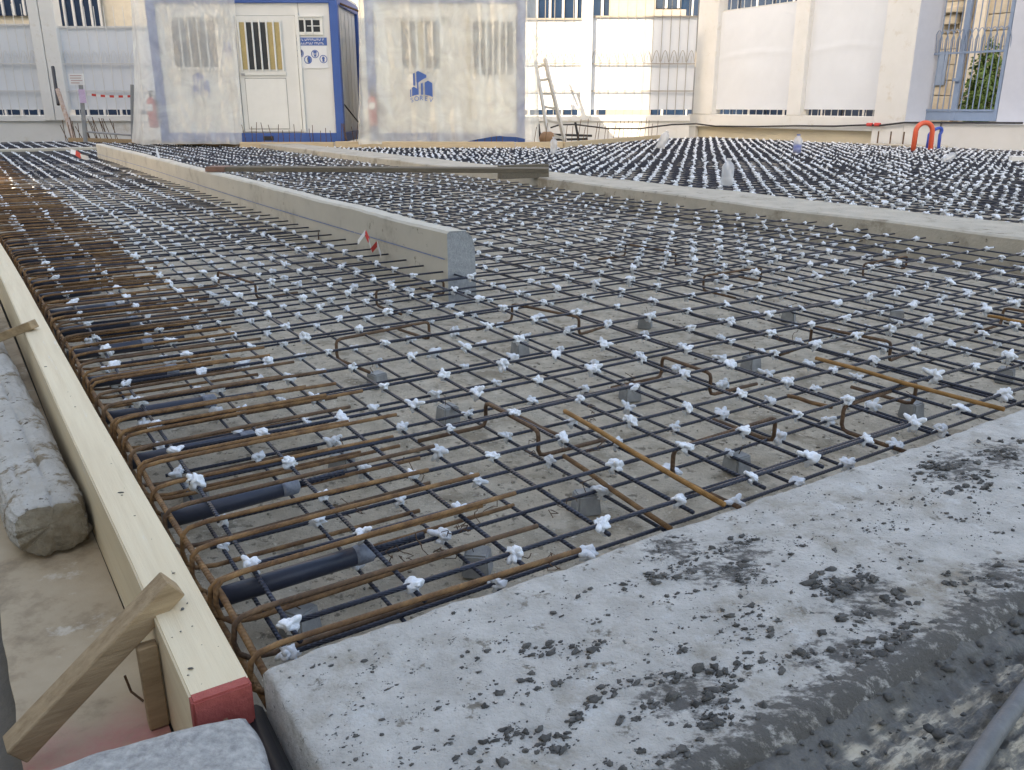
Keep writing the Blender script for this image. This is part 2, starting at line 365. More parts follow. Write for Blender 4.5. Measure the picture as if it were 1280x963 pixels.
# ------------------------------------------------------------------ mud trench on the near side of the slab
def mudfn(u, v):
    s = -.6 + 3.2 * u; t = -.455 - 1.4 * v; d = -.455 - t
    z = .010 + .006 * noise.noise(Vector((s * 7, 4, 1)))  - .085 * min(1, d / .20) ** 1.1
    k = min(1, max(0, (d - .04) / .06))
    rid = noise.noise(Vector((s * 3.0, t * 16, 1))) * .018 + noise.noise(Vector((s * 17, t * 45, 2))) * .016 + noise.noise(Vector((s * 48, t * 90, 7))) * .013
    z += rid * k + (1 - k) * min(1, d / .05) * (noise.noise(Vector((s * 24, t * 24, 4))) * .009 + noise.noise(Vector((s * 70, t * 70, 4))) * .004)
    z += .02 * max(0, 1 - abs(d - .17) / .06) * (.5 + noise.noise(Vector((s * 6, 1, 1))))
    return W(s, t, z)
MUDG = bpy.data.materials.new('scraped_wet_mud'); MUDG.use_nodes = True
n, l = MUDG.node_tree.nodes, MUDG.node_tree.links; b = n['Principled BSDF']
tc = n.new('ShaderNodeTexCoord'); mp = n.new('ShaderNodeMapping'); mp.inputs['Scale'].default_value = (.30, 1.7, 1)
vr = n.new('ShaderNodeVectorRotate'); vr.rotation_type = 'Z_AXIS'; vr.inputs['Angle'].default_value = -AL; l.new(tc.outputs['Object'], vr.inputs[0]); l.new(vr.outputs[0], mp.inputs[0])
nz = n.new('ShaderNodeTexNoise'); nz.inputs['Scale'].default_value = 26; nz.inputs['Detail'].default_value = 8; nz.inputs['Roughness'].default_value = .72; l.new(mp.outputs[0], nz.inputs['Vector'])
r_ = ramp(n, [(.44, (.085, .083, .078)), (.51, (.18, .165, .14)), (.58, (.46, .41, .33))]); l.new(nz.outputs['Fac'], r_.inputs[0])
gm = n.new('ShaderNodeVertexColor'); gm.layer_name = 'wet'
mx = n.new('ShaderNodeMix'); mx.data_type = 'RGBA'; l.new(gm.outputs[0], mx.inputs[0]); mx.inputs[6].default_value = (.09, .086, .08, 1); l.new(r_.outputs[0], mx.inputs[7]); l.new(mx.outputs[2], b.inputs['Base Color'])
rr_ = n.new('ShaderNodeMapRange'); rr_.inputs[1].default_value = .45; rr_.inputs[2].default_value = .6; rr_.inputs[3].default_value = .5; rr_.inputs[4].default_value = .9; l.new(nz.outputs['Fac'], rr_.inputs[0]); l.new(rr_.outputs[0], b.inputs['Roughness'])
bn = n.new('ShaderNodeTexNoise'); bn.inputs['Scale'].default_value = 90; bn.inputs['Detail'].default_value = 6; l.new(tc.outputs['Object'], bn.inputs['Vector'])
bu = n.new('ShaderNodeBump'); bu.inputs['Strength'].default_value = .8; bu.inputs['Distance'].default_value = .006; l.new(bn.outputs['Fac'], bu.inputs['Height']); l.new(bu.outputs[0], b.inputs['Normal'])
mo = MB().grid(mudfn, 520, 230).build('mud_ground', MUDG, smooth=True, kind='structure')
ca = mo.data.color_attributes.new('wet', 'FLOAT_COLOR', 'POINT')
fl = []
for j in range(231):
    for i in range(521):
        d = 1.4 * j / 230; s = -.6 + 3.2 * i / 520
        k = min(1, max(0, (d - .065 - .03 * noise.noise(Vector((s * 5, d * 8, 2))) - .05 * noise.noise(Vector((s * 28, d * 50, 2)))) / .025)); fl += [k, k, k, 1]
ca.data.foreach_set('color', fl)
# ------------------------------------------------------------------ form beam, plywood, block, battens, timber at the left
fb = MB()
def beamline(t): return -.012 - .013 * max(0, t - .4) - .004 * math.sin(t * 1.3)
N = 60
for side in range(1):
    ts = [-.035 + 9.0 * (i / N) ** 1.5 for i in range(N + 1)]
    for i in range(N):
        a, c_ = ts[i], ts[i + 1]
        i0, i1 = beamline(a), beamline(c_)
        za, zc = .022 + .003 * noise.noise(Vector((a * 2, 1, 1))), .022 + .003 * noise.noise(Vector((c_ * 2, 1, 1)))
        q = [W(i0 - .08, a, -.17), W(i0, a, -.2), W(i1, c_, -.2), W(i1 - .08, c_, -.17), W(i0 - .08, a, za), W(i0, a, za), W(i1, c_, zc), W(i1 - .08, c_, zc)]
        red = 1 if a < -.005 else 0
        fs = [(4, 5, 6, 7), (1, 2, 6, 5), (3, 0, 4, 7)]
        if i == 0: fs.append((0, 1, 5, 4))
        fb.add(q, fs, red)
fo = fb.build('form_beam', [FORMW, REDP], label='long cream timber form beam with a red painted end along the left edge', cat='beam')
bm = bmesh.new(); bm.from_mesh(fo.data); bmesh.ops.remove_doubles(bm, verts=bm.verts, dist=.0004)
bmesh.ops.bevel(bm, geom=[e for e in bm.edges if len(e.link_faces) == 2 and e.calc_face_angle(0) > 1], offset=.003, segments=2, affect='EDGES'); 
for f in bm.faces:
    p = f.calc_center_median() + ORG[fo]; f.material_index = 1 if ST(p.x, p.y)[1] < -.004 + .004 * noise.noise(Vector((p.x * 60, p.y * 60, 0))) else 0
bm.to_mesh(fo.data); bm.free()
# plywood sheet outside the beam
def plyedge(t): return -.30 + .006 * noise.noise(Vector((t * 9, 1, 1)))
pm = MB(); PN, PT = 24, 150
def plyfn(u, v):
    if v <= 0.0: t = .10; z = -.19
    else: t = .10 + 5.2 * ((v - 1 / PT) / (1 - 1 / PT)) ** 1.3; z = -.170 + .002 * noise.noise(Vector((u * 3, t * 3, 2)))
    i0 = -.097 - .013 * max(0, t - .4); e0 = plyedge(t) - .01 * t
    if u <= 0.0: return W(e0, t, -.19)
    k = (u - 1 / PN) / (1 - 1 / PN); return W(e0 + (i0 - e0) * k, t, z)
pm.grid(plyfn, PN, PT)
n, l = PLYM.node_tree.nodes, PLYM.node_tree.links
bs_ = n['Principled BSDF']; src = bs_.inputs['Base Color'].links[0].from_socket
at_ = n.new('ShaderNodeVertexColor'); at_.layer_name = 'spray'
tc = n.new('ShaderNodeTexCoord'); n1 = n.new('ShaderNodeTexNoise'); n1.inputs['Scale'].default_value = 45; n1.inputs['Detail'].default_value = 6; n1.inputs['Roughness'].default_value = .7; l.new(tc.outputs['Object'], n1.inputs['Vector'])
mu_ = n.new('ShaderNodeMath'); mu_.operation = 'MULTIPLY'; l.new(at_.outputs[0], mu_.inputs[0]); mr = n.new('ShaderNodeMapRange'); mr.inputs[1].default_value = .25; mr.inputs[2].default_value = .65; mr.inputs[3].default_value = .45; mr.inputs[4].default_value = 1.1; l.new(n1.outputs['Fac'], mr.inputs[0]); l.new(mr.outputs[0], mu_.inputs[1])
mx = n.new('ShaderNodeMix'); mx.data_type = 'RGBA'; l.new(mu_.outputs[0], mx.inputs[0]); l.new(src, mx.inputs[6]); mx.inputs[7].default_value = (.48, .20, .18, 1); l.new(mx.outputs[2], bs_.inputs['Base Color'])
po = pm.build('plywood_sheet', PLYM, label='weathered brown plywood sheet lying beside the form beam, pink at its near end', cat='plywood')
ca = po.data.color_attributes.new('spray', 'FLOAT_COLOR', 'POINT'); fl = []
for p in pm.v:
    t = ST(p.x, p.y)[1]; k = max(0, min(1, (.30 + .04 * noise.noise(Vector((p.x * 14, p.y * 14, 1))) - t) / .13)); fl += [k, k, k, 1]
ca.data.foreach_set('color', fl)
# left concrete block across the joint
kb = MB(); NB = 26
def blockfn(u, v):
    s = -.62 + .585 * u + .012 * noise.noise(Vector((1, v * 5, 3))) * (u > .9); t0 = -.62
    t1 = -.045 - .03 * max(0, (u - .75) / .25) ** 2 + .016 * noise.noise(Vector((s * 6, 2, 2)))
    t = t0 + (t1 - t0) * v
    e = min((1 - u) * .585, (1 - v) * .57)
    z = .018 + .006 * noise.noise(Vector((s * 7, t * 7, 2))) + .004 * noise.noise(Vector((s * 26, t * 26, 2))) - max(0, .03 - e) ** 2 * 20
    return W(s, t, z)
kb.grid(blockfn, 60, 56)
top = [56 * 61 + i for i in range(61)]; right = [j * 61 + 60 for j in range(57)]
for edge in (top, right):
    prev = None
    for q in edge:
        p = kb.v[q]; mid = Vector((p.x, p.y, -.1)) + Vector((U(-.004, .004), U(-.004, .004), 0)); kb.v.append(mid); m1 = len(kb.v) - 1; kb.v.append(Vector((p.x, p.y, -.22))); m2 = len(kb.v) - 1
        if prev: kb.f += [[prev[0], q, m1, prev[1]], [prev[1], m1, m2, prev[2]]]; kb.m += [0, 0]
        prev = (q, m1, m2)
kb.build('concrete_block', BLOCKM, smooth=True, label='rough grey concrete block at the bottom left corner', cat='block')
# black tube laid along the gap
MB().tube([W(-.012, .0, -.06), W(-.016, -.25, -.07), W(-.02, -.6, -.08)], .022, 12).build('gap_tube', BLACK, smooth=True, label='black tube in the gap between block and slab', cat='pipe')
def batten(a, b_, w, h, label, m=BATTEN):
    up = (0, 0, 1)
    o = MB().beam(a, b_, w, h, up).build('timber_batten', m, bevel=.002, label=label, cat='batten', group='wooden battens propping the form beam')
    return o
batten(G(18, 938, -.135), W(-.055, .235, .055), .045, .038, 'brown wooden batten sloping up onto the form beam in the foreground')
batten(W(-.44, 2.55, -.12), W(-.085, 2.30, .045), .045, .03, 'short wooden batten on the form beam at the left photo edge')
sp_ = MB()
for k in range(26):
    t = -.02 + 3.2 * random.random() ** 1.6; sp_.ico(W(beamline(t) - U(.006, .074), t, .0235), .0008 + .0035 * random.random() ** 4, 1, .5, (U(.8, 1.8), U(.6, 1.2), .5))
sp_.build('dirt_specks', MUDM, fo, kind='stuff', label='dark dirt specks on the form beam')
# nail below batten + upright offcut
MB().beam(W(-.110, .20, -.168), W(-.110, .205, -.02), .03, .022).build('timber_offcut', BATTEN, bevel=.002, label='small upright timber offcut against the outer face of the form beam', cat='offcut')
MB().tube([W(-.12, .27, -.166), W(-.135, .285, -.15), W(-.14, .29, -.12)], .0022, 5).build('bent_nail', RUSTD, label='bent rusty nail on the plywood beside the form beam', cat='nail')
# whitened timber
tb = MB()
ax0, ax1 = W(-.185, .90, 0), W(-.300, 3.4, 0)
dd = (ax1 - ax0).normalized(); rr2 = Vector((dd.y, -dd.x, 0))
NR, NL = 150, 240
def timb(u, v):
    th = 2 * math.pi * u; p = ax0 + dd * (2.6 * v)
    cx, cy = math.cos(th), math.sin(th)
    k = (abs(cx) ** 3.4 + abs(cy) ** 3.4) ** (-1 / 3.4)
    rx, rz = .080 * k * cx, .062 * k * cy
    w_ = 1 + .08 * noise.noise(Vector((cx * 1.3, cy * 1.3, v * 7))) + .05 * noise.noise(Vector((cx * 7, cy * 7, v * 22))) + .03 * noise.noise(Vector((cx * 16, cy * 16, v * 90)))
    groove = 0
    if cy > .3: groove = -.008 * math.exp(-((cx - .10 - .10 * math.sin(v * 6) - .04 * noise.noise(Vector((v * 60, 1, 1)))) / .05) ** 2) * (.3 + .7 * (noise.noise(Vector((v * 12, 3, 3))) > -.2)) - .006 * math.exp(-((cx + .42 + .06 * noise.noise(Vector((v * 40, 7, 1)))) / .04) ** 2) * (noise.noise(Vector((v * 9, 5, 3))) > 0)
    notch = 0
    endr = 1
    if v < .03: endr = 1 - (1 - v / .03) ** 2 * .14; p = p + dd * (.03 * noise.noise(Vector((cx * 2, cy * 2, 5))))
    return p + rr2 * rx * w_ * endr + Vector((0, 0, -.170 + .063 + (rz * w_ + groove) * endr))
tb.grid(timb, NR, NL)
cidx = len(tb.v); tb.v.append(ax0 + Vector((0, 0, -.106)) + dd * .02)
for i in range(NR):
    tb.f.append([i + 1, i, cidx]); tb.m.append(1)
# end-grain ring
to = tb.build('weathered_timber', [TIMB, TIMBE], smooth=True, label='thick whitened weathered timber post lying on the plywood', cat='timber')
MB().ico(W(-.135, .945, -.140), .026, 2, .5, (1, 1, 1.2)).build('muddy_lump', TIMBE, smooth=True, label='muddy brown lump under the end of the whitened timber', cat='lump')

# ------------------------------------------------------------------ kerb, low beam, cross strip
KS0, KS1, KT0, KT1, KZ = 1.70, 1.85, 2.55, 13.7, .2
kb = MB()
NK = 260
prof = [(KS0, -.15), (KS0, KZ - .012), (KS0 + .012, KZ), (KS1 - .055, KZ), (KS1 - .018, KZ - .03), (KS1, KZ - .09), (KS1 + .006, -.15)]
base = 0
for i in range(NK + 1):
    t = KT0 + (KT1 - KT0) * i / NK
    for (s, z) in prof: kb.v.append(W(s + .004 * noise.noise(Vector((t, z * 3, 2))), t + (.016 * noise.noise(Vector((s * 30, z * 22, 1))) if i == 0 else 0), z + (.007 * noise.noise(Vector((t * 1.5, s * 4, 1))) + .004 * noise.noise(Vector((t * 9, s * 20, 1))) if z > 0 else 0)))
n_ = len(prof)
for i in range(NK):
    for k in range(n_ - 1): kb.f.append([i * n_ + k + 1, i * n_ + k, (i + 1) * n_ + k, (i + 1) * n_ + k + 1]); kb.m.append(0)
kb.f.append(list(range(n_))); kb.m.append(1); kb.f.append([NK * n_ + k for k in range(n_)][::-1]); kb.m.append(0)
ko = kb.build('concrete_kerb', [KERB, KEND], label='tall narrow concrete kerb with a blue chalk line running across the rebar', cat='kerb')
ck = MB()
for i in range(80):
    a, c_ = KT0 + .02 + (KT1 - KT0 - .02) * i / 80, KT0 + .02 + (KT1 - KT0 - .02) * (i + .93 + .07 * (i % 7 > 0)) / 80
    zz = lambda t: .062 + .006 * math.sin(t * .8)
    ck.add([W(KS0 - .0055, a, zz(a) - .003), W(KS0 - .0055, c_, zz(c_) - .003), W(KS0 - .0055, c_, zz(c_) + .003), W(KS0 - .0055, a, zz(a) + .003)], [(3, 2, 1, 0)])
ck.build('chalk_line', mat('blue_chalk', (.16, .22, .42), (.28, .32, .44), .9, 25), ko, label='blue chalk line snapped along the kerb')
lb = MB(); N = 90
prof = [(4.74, -.2), (4.74, .058), (4.755, .07), (5.33, .07), (5.345, .058), (5.345, -.2)]
T0, T1 = -1.5, 15.6
for i in range(N + 1):
    t = T0 + (T1 - T0) * i / N
    for (s, z) in prof: lb.v.append(W(s + .014 * noise.noise(Vector((t * .9, s, 2))), t, z + (.012 * noise.noise(Vector((t * 1.1, s * 3, 7))) if z > 0 else 0)))
n_ = len(prof)
for i in range(N):
    for k in range(n_ - 1): lb.f.append([i * n_ + k + 1, i * n_ + k, (i + 1) * n_ + k, (i + 1) * n_ + k + 1]); lb.m.append(0)
lb.f.append(list(range(n_))); lb.m.append(0)
lb.build('ground_beam', LOWB, label='wide low concrete beam between the two rebar fields', cat='beam')
MB().sbox(-.6, 2.3, 16.3, 16.62, -.2, .035).build('cross_beam', LOWB, bevel=.01, label='low grey concrete cross strip behind the far end of the kerb', cat='beam')

# ------------------------------------------------------------------ rebar mats
def inside(x, y, poly):
    r = False; n = len(poly)
    for i in range(n):
        (x0, y0), (x1, y1) = poly[i], poly[i - 1]
        if (y0 > y) != (y1 > y) and x < (x1 - x0) * (y - y0) / (y1 - y0) + x0: r = not r
    return r
BOARDY = 16.55
def poly_near():
    P = [(.035, .03), (4.73, .03), (4.73, 15.2)]
    pts = [tuple(W(s, t).xy) for s, t in P]
    pts += [(-4.9, BOARDY + .2), (-7.5, 18.6), (-9.6, 19.2)] + [tuple(W(.04, 21).xy)]
    return pts
def poly_far():
    a = [(5.36, 14.8), (5.36, -1.2), (15.6, -1.2), (15.6, 14.6)]
    pts = [tuple(W(s, t).xy) for s, t in a]
    return pts + [(3.5, 20.9), (.76, BOARDY), (-4.3, BOARDY)]
NEAR, FAR = poly_near(), poly_far()
def zoff(x, y): return .010 * noise.noise(Vector((x * .7, y * .7, 1))) + .004 * noise.noise(Vector((x * 2.3, y * 2.3, 4)))
KT_SKIP = lambda s, t: KS0 - .03 < s < KS1 + .04 and KT0 - .05 < t < KT1 + .1
def runs(fixed, along, poly, lo, hi, step):
    """contiguous spans of a grid line that lie inside the field and near the view"""
    out = []; cur = []
    k = int((hi - lo) / step)
    for i in range(k + 1):
        a = lo + step * i
        p = W(fixed, a) if along == 't' else W(a, fixed)
        if inside(p.x, p.y, poly) and seen(p, 260): cur.append(a)
        else:
            if len(cur) > 2: out.append((cur[0], cur[-1]))
            cur = []
    if len(cur) > 2: out.append((cur[0], cur[-1]))
    return out
def make_bars(root, poly, slist, tlist, z, r, seg=.3, lap=.12, sides=6):
    S, T = {}, {}
    for fix, lst in (('s', slist), ('t', tlist)):
        for c0 in lst:
            along = 't' if fix == 's' else 's'
            ph = U(0, 99); skew = U(-.004, .004)
            def dev(a, ph=ph, skew=skew): return .013 * noise.noise(Vector((a * .7, ph, 0))) + skew * (a - 3) * .4
            (S if fix == 's' else T)[c0] = dev
            for (a0, a1) in runs(c0, along, poly, 0.0 if along == 't' else .02, 22 if along == 't' else 16, .05):
                a0 += U(0, .02) + (.01 if along == 't' else -.0); a1 -= U(0, .05)
                zl = z - (2 * r + .001 if fix == 's' else 0)
                def P(a, off=0, dz=0):
                    p = W(c0 + dev(a) + off, a) if fix == 's' else W(a, c0 + dev(a) + off)
                    p.z = zl + dz + zoff(p.x, p.y); return p
                n = max(2, int((a1 - a0) / seg) + 1)
                mb = MB().tube([P(a0 + (a1 - a0) * i / n) for i in range(n + 1)], r, sides)
                mb.build('rebar', BAR, root, smooth=True)
                if random.random() < lap and a1 - a0 > 1.5:
                    q0 = U(a0, a1 - 1.0); q1 = q0 + U(.5, .9); n = 4
                    MB().tube([P(q0 + (q1 - q0) * i / n, 2.1 * r, 0) for i in range(n + 1)], r, sides).build('rebar', BAR, root, smooth=True)
    return S, T
# tie meshes: knotted white strip with loose ends
def tie_mesh(name, seed, fine):
    random.seed(seed); mb = MB()
    sub = 3 if fine else 1
    e = Vector((CA, SA, 0)); f = Vector((-SA, CA, 0))
    mb.ico((0, 0, .004), .0145, sub, .45, (U(.9, 1.3), U(.9, 1.3), U(.75, 1.0)))
    if fine: mb.ico((U(-.01, .01), U(-.01, .01), .008), .0085, 2, .5, (U(.8, 1.4), U(.8, 1.4), U(.7, 1.1)))
    for k in range(random.choice((2, 3, 3)) if fine else 2):
        a = U(0, 6.28); ln = U(.014, .031); up = U(-.3, 1.0)
        d = Vector((math.cos(a), math.sin(a), up)).normalized(); b = Vector((U(-1, 1), U(-1, 1), U(-.9, .5))) * .010
        q = [Vector((0, 0, .004)) + d * ln * i / 4 + b * (i / 4) ** 2 for i in range(5)] if fine else [Vector((0, 0, .004)), Vector((0, 0, .004)) + d * ln * 1.1 + b]
        mb.tube(q, ([.0085, .0075, .0066, .0068, .0040] if fine else [.008, .005]), 7 if fine else 3)
    if fine:                                            # wrap round the lower bar
        for sgn in (-1, 1):
            q = [Vector((0, 0, .006)), e * .008 * sgn + f * .004 + Vector((0, 0, -.004)), e * .006 * sgn - f * .006 + Vector((0, 0, -.017))]
            mb.tube(q, [.006, .007, .005], 6)
    mb.uv = {}
    me = bpy.data.meshes.new(name); me.from_pydata([tuple(v) for v in mb.v], [], mb.f); me.materials.append(TIE)
    me.polygons.foreach_set('use_smooth', [True] * len(me.polygons)); return me
TIES = [tie_mesh('tie', 100 + i, True) for i in range(9)]
LOW = [tie_mesh('tie_small', 300 + i, False) for i in range(8)]
LOWD = [([v.co.copy() for v in m.vertices], [list(p.vertices) for p in m.polygons]) for m in LOW]
random.seed(21)
def make_ties(root, poly, S, T, z, r, skip=None, drop=.05, big=1.0, limit=300):
    pts = []
    for s in S:
        for t in T:
            if skip and skip(s, t): continue
            if random.random() < drop: continue
            p = W(s + S[s](t), t + T[t](s)); 
            if not inside(p.x, p.y, poly): continue
            p.z = z + zoff(p.x, p.y) - r
            if not seen(p, 30): continue
            pts.append(((p - Vector((0, 0, EYE))).length, p))
    pts.sort(key=lambda q: q[0])
    for i, (d, p) in enumerate(pts[:limit]):
        o = bpy.data.objects.new('tie', TIES[random.randrange(9)]); C.objects.link(o); o.parent = root
        o.location = p - ORG[root]; o.rotation_euler = (U(-.25, .25), U(-.25, .25), U(0, 6.28)); k = U(.85, 1.35) * big; o.scale = (k, k, k * U(.85, 1.15))
        if i == 0: o['label'] = 'white plastic tie knotted round two crossing bars'
    mb = MB()
    for d, p in pts[limit:]:
        vs_, fs_ = LOWD[random.randrange(8)]; M = Matrix.Rotation(U(0, 6.28), 3, 'Z') * (U(1.0, 1.5) * big)
        mb.add([p + M @ v for v in vs_], fs_)
    if mb.v: mb.build('tie_mass', TIE, root, smooth=True, kind='stuff', label='many small white ties too far to tell apart', origin=ORG[root])
    return pts
sp = lambda a, b, st: [a + st * i + U(-.008, .008) for i in range(int((b - a) / st) + 1)]
m1 = thing('rebar_mat', 'dark rebar top mat with white ties from the pale slab to the low beam', 'rebar mat', W(.3, .3, -.02), 'reinforcement mats')
S1, T1_ = make_bars(m1, NEAR, sp(.097, 4.72, .205), sp(.108, 20.5, .208), 0.0, .0047, lap=.35)
make_ties(m1, NEAR, S1, T1_, 0.0, .0047, KT_SKIP, .05, .80)
m1b = thing('rebar_mat', 'lower rebar mat resting on concrete spacers beneath the near top mat', 'rebar mat', W(.3, .3, -.09), 'reinforcement mats')
S2, T2_ = make_bars(m1b, NEAR, sp(.09, 4.72, .206), sp(.155, 16, .207), -.078, .0044, .4)
make_ties(m1b, NEAR, S2, T2_, -.078, .0044, KT_SKIP, .10, .84)
m2 = thing('rebar_mat', 'dense far rebar mat dotted with white ties beyond the low concrete beam', 'rebar mat', W(5.6, 2, -.02), 'reinforcement mats')
S3, T3_ = make_bars(m2, FAR, sp(5.45, 15.6, .205), sp(-1.0, 20, .208), 0.0, .0055, .6, .05, 5)
make_ties(m2, FAR, S3, T3_, 0.0, .0055, None, .04, 1.08)
m2b = thing('rebar_mat', 'lower layer of dark bars beneath the far rebar mat', 'rebar mat', W(5.6, 2, -.09), 'reinforcement mats')
make_bars(m2b, FAR, sp(5.42, 15.6, .21), sp(-1.0, 20, .212), -.078, .0055, .8, 0, 4)

# ------------------------------------------------------------------ rusty hairpins and edge bars at the form (parts of the near mat)
for k in range(2):
    z = (-.016, -.082)[k]
    pts = [W(.020 + beamline(t) + .014 + .004 * math.sin(t * 7 + k), t, z + .004 * math.sin(t * 3)) for t in [.02 + .25 * i for i in range(60)]]
    MB().tube(pts, .006, 6).build('edge_bar', RUST, m1, smooth=True)
def hairpin(t, L1, L2, mt, tilt, off):
    s0 = beamline(t) + .021 + off; zt, zb = .010 + U(-.004, .008), -.080 + U(-.008, .008); tb_ = t + U(-.012, .012)
    P = [W(s0 + L1, t + tilt, zt - .004), W(s0 + L1 * .5, t + tilt * .5, zt), W(s0 + .05, t + .003, zt - .001), W(s0 + .016, t, zt - .004), W(s0 + .004, t, zt - .015), W(s0, t * .6 + tb_ * .4, (zt + zb) / 2),
         W(s0 + .006, tb_, zb + .020), W(s0 + .022, tb_, zb + .006), W(s0 + .06, tb_, zb), W(s0 + L2, tb_ + tilt, zb)]
    MB().tube(P, .0048, 6).build('hairpin_bar', mt, m1, smooth=True)
t = .055; i = 0
while t < 16.5:
    L1 = U(.52, .64); hairpin(t, L1, L1 - U(-.1, .12), random.choice((RUST, RUST, RUSTD)), U(-.012, .02), U(-.004, .006))
    if random.random() < .22: hairpin(t + .016, L1 - U(.05, .15), L1 - .1, RUST, U(-.01, .01), 0)
    t += U(.098, .132) if t < 9 else U(.12, .16); i += 1
# ------------------------------------------------------------------ black sleeves on the dowels
SLV = None
for i in range(15):
    t = .325 + .365 * i
    a = W(.028 + beamline(t), t + U(-.01, .01), -.048); d = (W(1, 0, 0) - W(0, 0, 0)); d = (d + Vector((0, 0, U(-.01, .05)))).normalized(); ln = U(.255, .30)
    root = thing('dowel_sleeve', ('black plastic dowel sleeve nearest the red end of the form beam' if i == 0 else '%s black plastic dowel sleeve along the form beam counted from its red end' % ORD[i]), 'sleeve', a, 'dowel sleeves along the form beam')
    MB().tube([a, a + d * ln * .5, a + d * ln], .0185, 14).build('tube', PIPE, root, smooth=True)
    e = a + d * ln
    MB().tube([e - d * .028, e - d * .02, e + d * .006, e + d * .012], [.0187, .0202, .0198, .012], 14).build('tape_wrap', mat('milky_tape', (.28, .31, .36), (.12, .14, .19), .5, 60), root, smooth=True)
    MB().tube([e, e + d * .12], .0075, 8).build('dowel', BAR, root, smooth=True)
# ------------------------------------------------------------------ concrete spacers
def spacer_mesh():
    bm = bmesh.new(); bmesh.ops.create_cube(bm, size=1)
    for v in bm.verts:
        k = 1.0 if v.co.z < 0 else .84
        v.co = Vector((v.co.x * .058 * k, v.co.y * .060 * k, (v.co.z + .5) * .052))
    bmesh.ops.bevel(bm, geom=bm.edges[:], offset=.004, segments=2, affect='EDGES')
    me = bpy.data.meshes.new('spacer_body'); bm.to_mesh(me); bm.free(); me.materials.append(SPACER); return me
SPM = spacer_mesh()
spx = [((376, 790), 'nearest the corner of form beam and slab'), ((597, 716), 'by the slab edge below the rusty hairpin ends'), ((246, 628), 'beside the second black sleeve'), ((732, 640), 'left of the orange rusty bar'),
       ((787, 500), 'in mid mat left of a Z-bent chair bar'), ((650, 443), 'far below the kerb end near the middle'), ((938, 463), 'right of the Z-bent chair bar'), ((920, 590), 'under the wide bent chair bar near the slab'),
       ((1138, 522), 'at right between two bent chair bars near the slab'), ((1255, 478), 'dark at the right photo edge'), ((472, 484), 'left of centre below tied bars'), ((428, 590), 'right of the second black sleeve'),
       ((806, 410), 'in the middle distance right of the kerb end'), ((985, 402), 'in the middle distance at centre right'), ((560, 527), 'beneath the leftmost bent chair bar'), ((1120, 402), 'in the middle distance at the far right')]
for (p, w_) in spx:
    g = G(p[0], p[1], -.139)
    root = thing('concrete_spacer', 'small grey concrete spacer block ' + w_, 'spacer', g, 'concrete spacer blocks under the near mat')
    o = bpy.data.objects.new('block', SPM); C.objects.link(o); o.parent = root; o.rotation_euler = (0, 0, U(0, 3)); ORG[o] = g
    q = [g + Vector((U(-.01, .01), U(-.01, .01), .048)), g + Vector((U(-.02, .02), U(-.02, .02), .075)), g + Vector((U(-.02, .02), U(-.02, .02), .068)), g + Vector((U(-.03, .03), U(-.03, .03), .088))]
    MB().tube(q, .0012, 4).build('wire', RUSTD, root)
# ------------------------------------------------------------------ bent chair bars
def chair(s, t, rot, ln, label, foot=.21, h=.070, m=RUSTD):
    e = Vector((math.cos(rot), math.sin(rot)))          # top direction in (s,t)
    f = Vector((e.y, -e.x))
    zt = -.007; zb = zt - h
    def q(a, b_, z): return W(s + e.x * a + f.x * b_, t + e.y * a + f.y * b_, z)
    c = .011
    P = [q(0, foot, zb), q(0, c * 2, zb), q(0, c * .6, zb + c * .4), q(0, 0, zb + c * 1.6), q(0, 0, zt - c * 1.4), q(c * .4, 0, zt - c * .4), q(c * 1.6, 0, zt),
         q(ln - c * 1.6, 0, zt), q(ln - c * .4, 0, zt - c * .4), q(ln, 0, zt - c * 1.4), q(ln, 0, zb + c * 1.6), q(ln, -c * .6, zb + c * .4), q(ln, -c * 2, zb), q(ln, -foot, zb)]
    MB().tube(P, .0058, 7).build('chair_bar', m, smooth=True, label=label, cat='chair bar', group='bent rusty chair bars between the two mats')
for (p, rot, ln, lab) in [((607, 503), -1.57, .26, 'Z-bent rusty chair bar at the left of the row nearest the slab'), ((828, 446), -1.57, .22, 'Z-bent rusty chair bar in the centre of the near mat'),
        ((842, 562), .05, .38, 'long bent rusty chair bar nearest the slab edge, right of the orange bar'), ((1055, 508), .05, .36, 'bent rusty chair bar under a loose bar at right near the slab'),
        ((1015, 408), -1.4, .30, 'bent rusty chair bar in the right middle distance'), ((1255, 385), -1.5, .30, 'bent rusty chair bar at the right photo edge'),
        ((470, 363), .1, .36, 'bent rusty chair bar just left of the kerb end'), ((398, 290), .1, .5, 'bent rusty chair bar beside the kerb near the red and white tape'), ((640, 380), -1.3, .35, 'bent rusty chair bar just right of the kerb end'),
        ((420, 425), .15, .4, 'low bent rusty chair bar left of centre'), ((782, 305), -1.5, .4, 'small bent chair bar far behind the kerb end'), ((880, 345), 0, .4, 'bent chair bar in front of the low concrete beam'),
        ((272, 340), -1.4, .4, 'bent rusty chair bar standing among the left tie rows'), ((1080, 330), .05, .4, 'bent chair bar in the far right middle distance')]:
    s, t = GS(p[0], p[1], -.007); chair(s, t, rot, ln, lab)
def loose(a, b_, z, lab, m=RUSTO, r=.0062):
    s0, t0 = GS(*a, z); s1, t1 = GS(*b_, z)
    MB().tube([W(s0 + (s1 - s0) * k / 4, t0 + (t1 - t0) * k / 4, z + .002 * math.sin(k * 2)) for k in range(5)], r, 7).build('loose_bar', m, smooth=True, label=lab, cat='rebar', group='loose rusty bars on the near mat')
loose((706, 514), (905, 632), .016, 'bright orange rusty bar lying on the near mat towards the slab edge')
loose((1020, 448), (1255, 513), .016, 'orange rusty bar lying on the near mat at right')
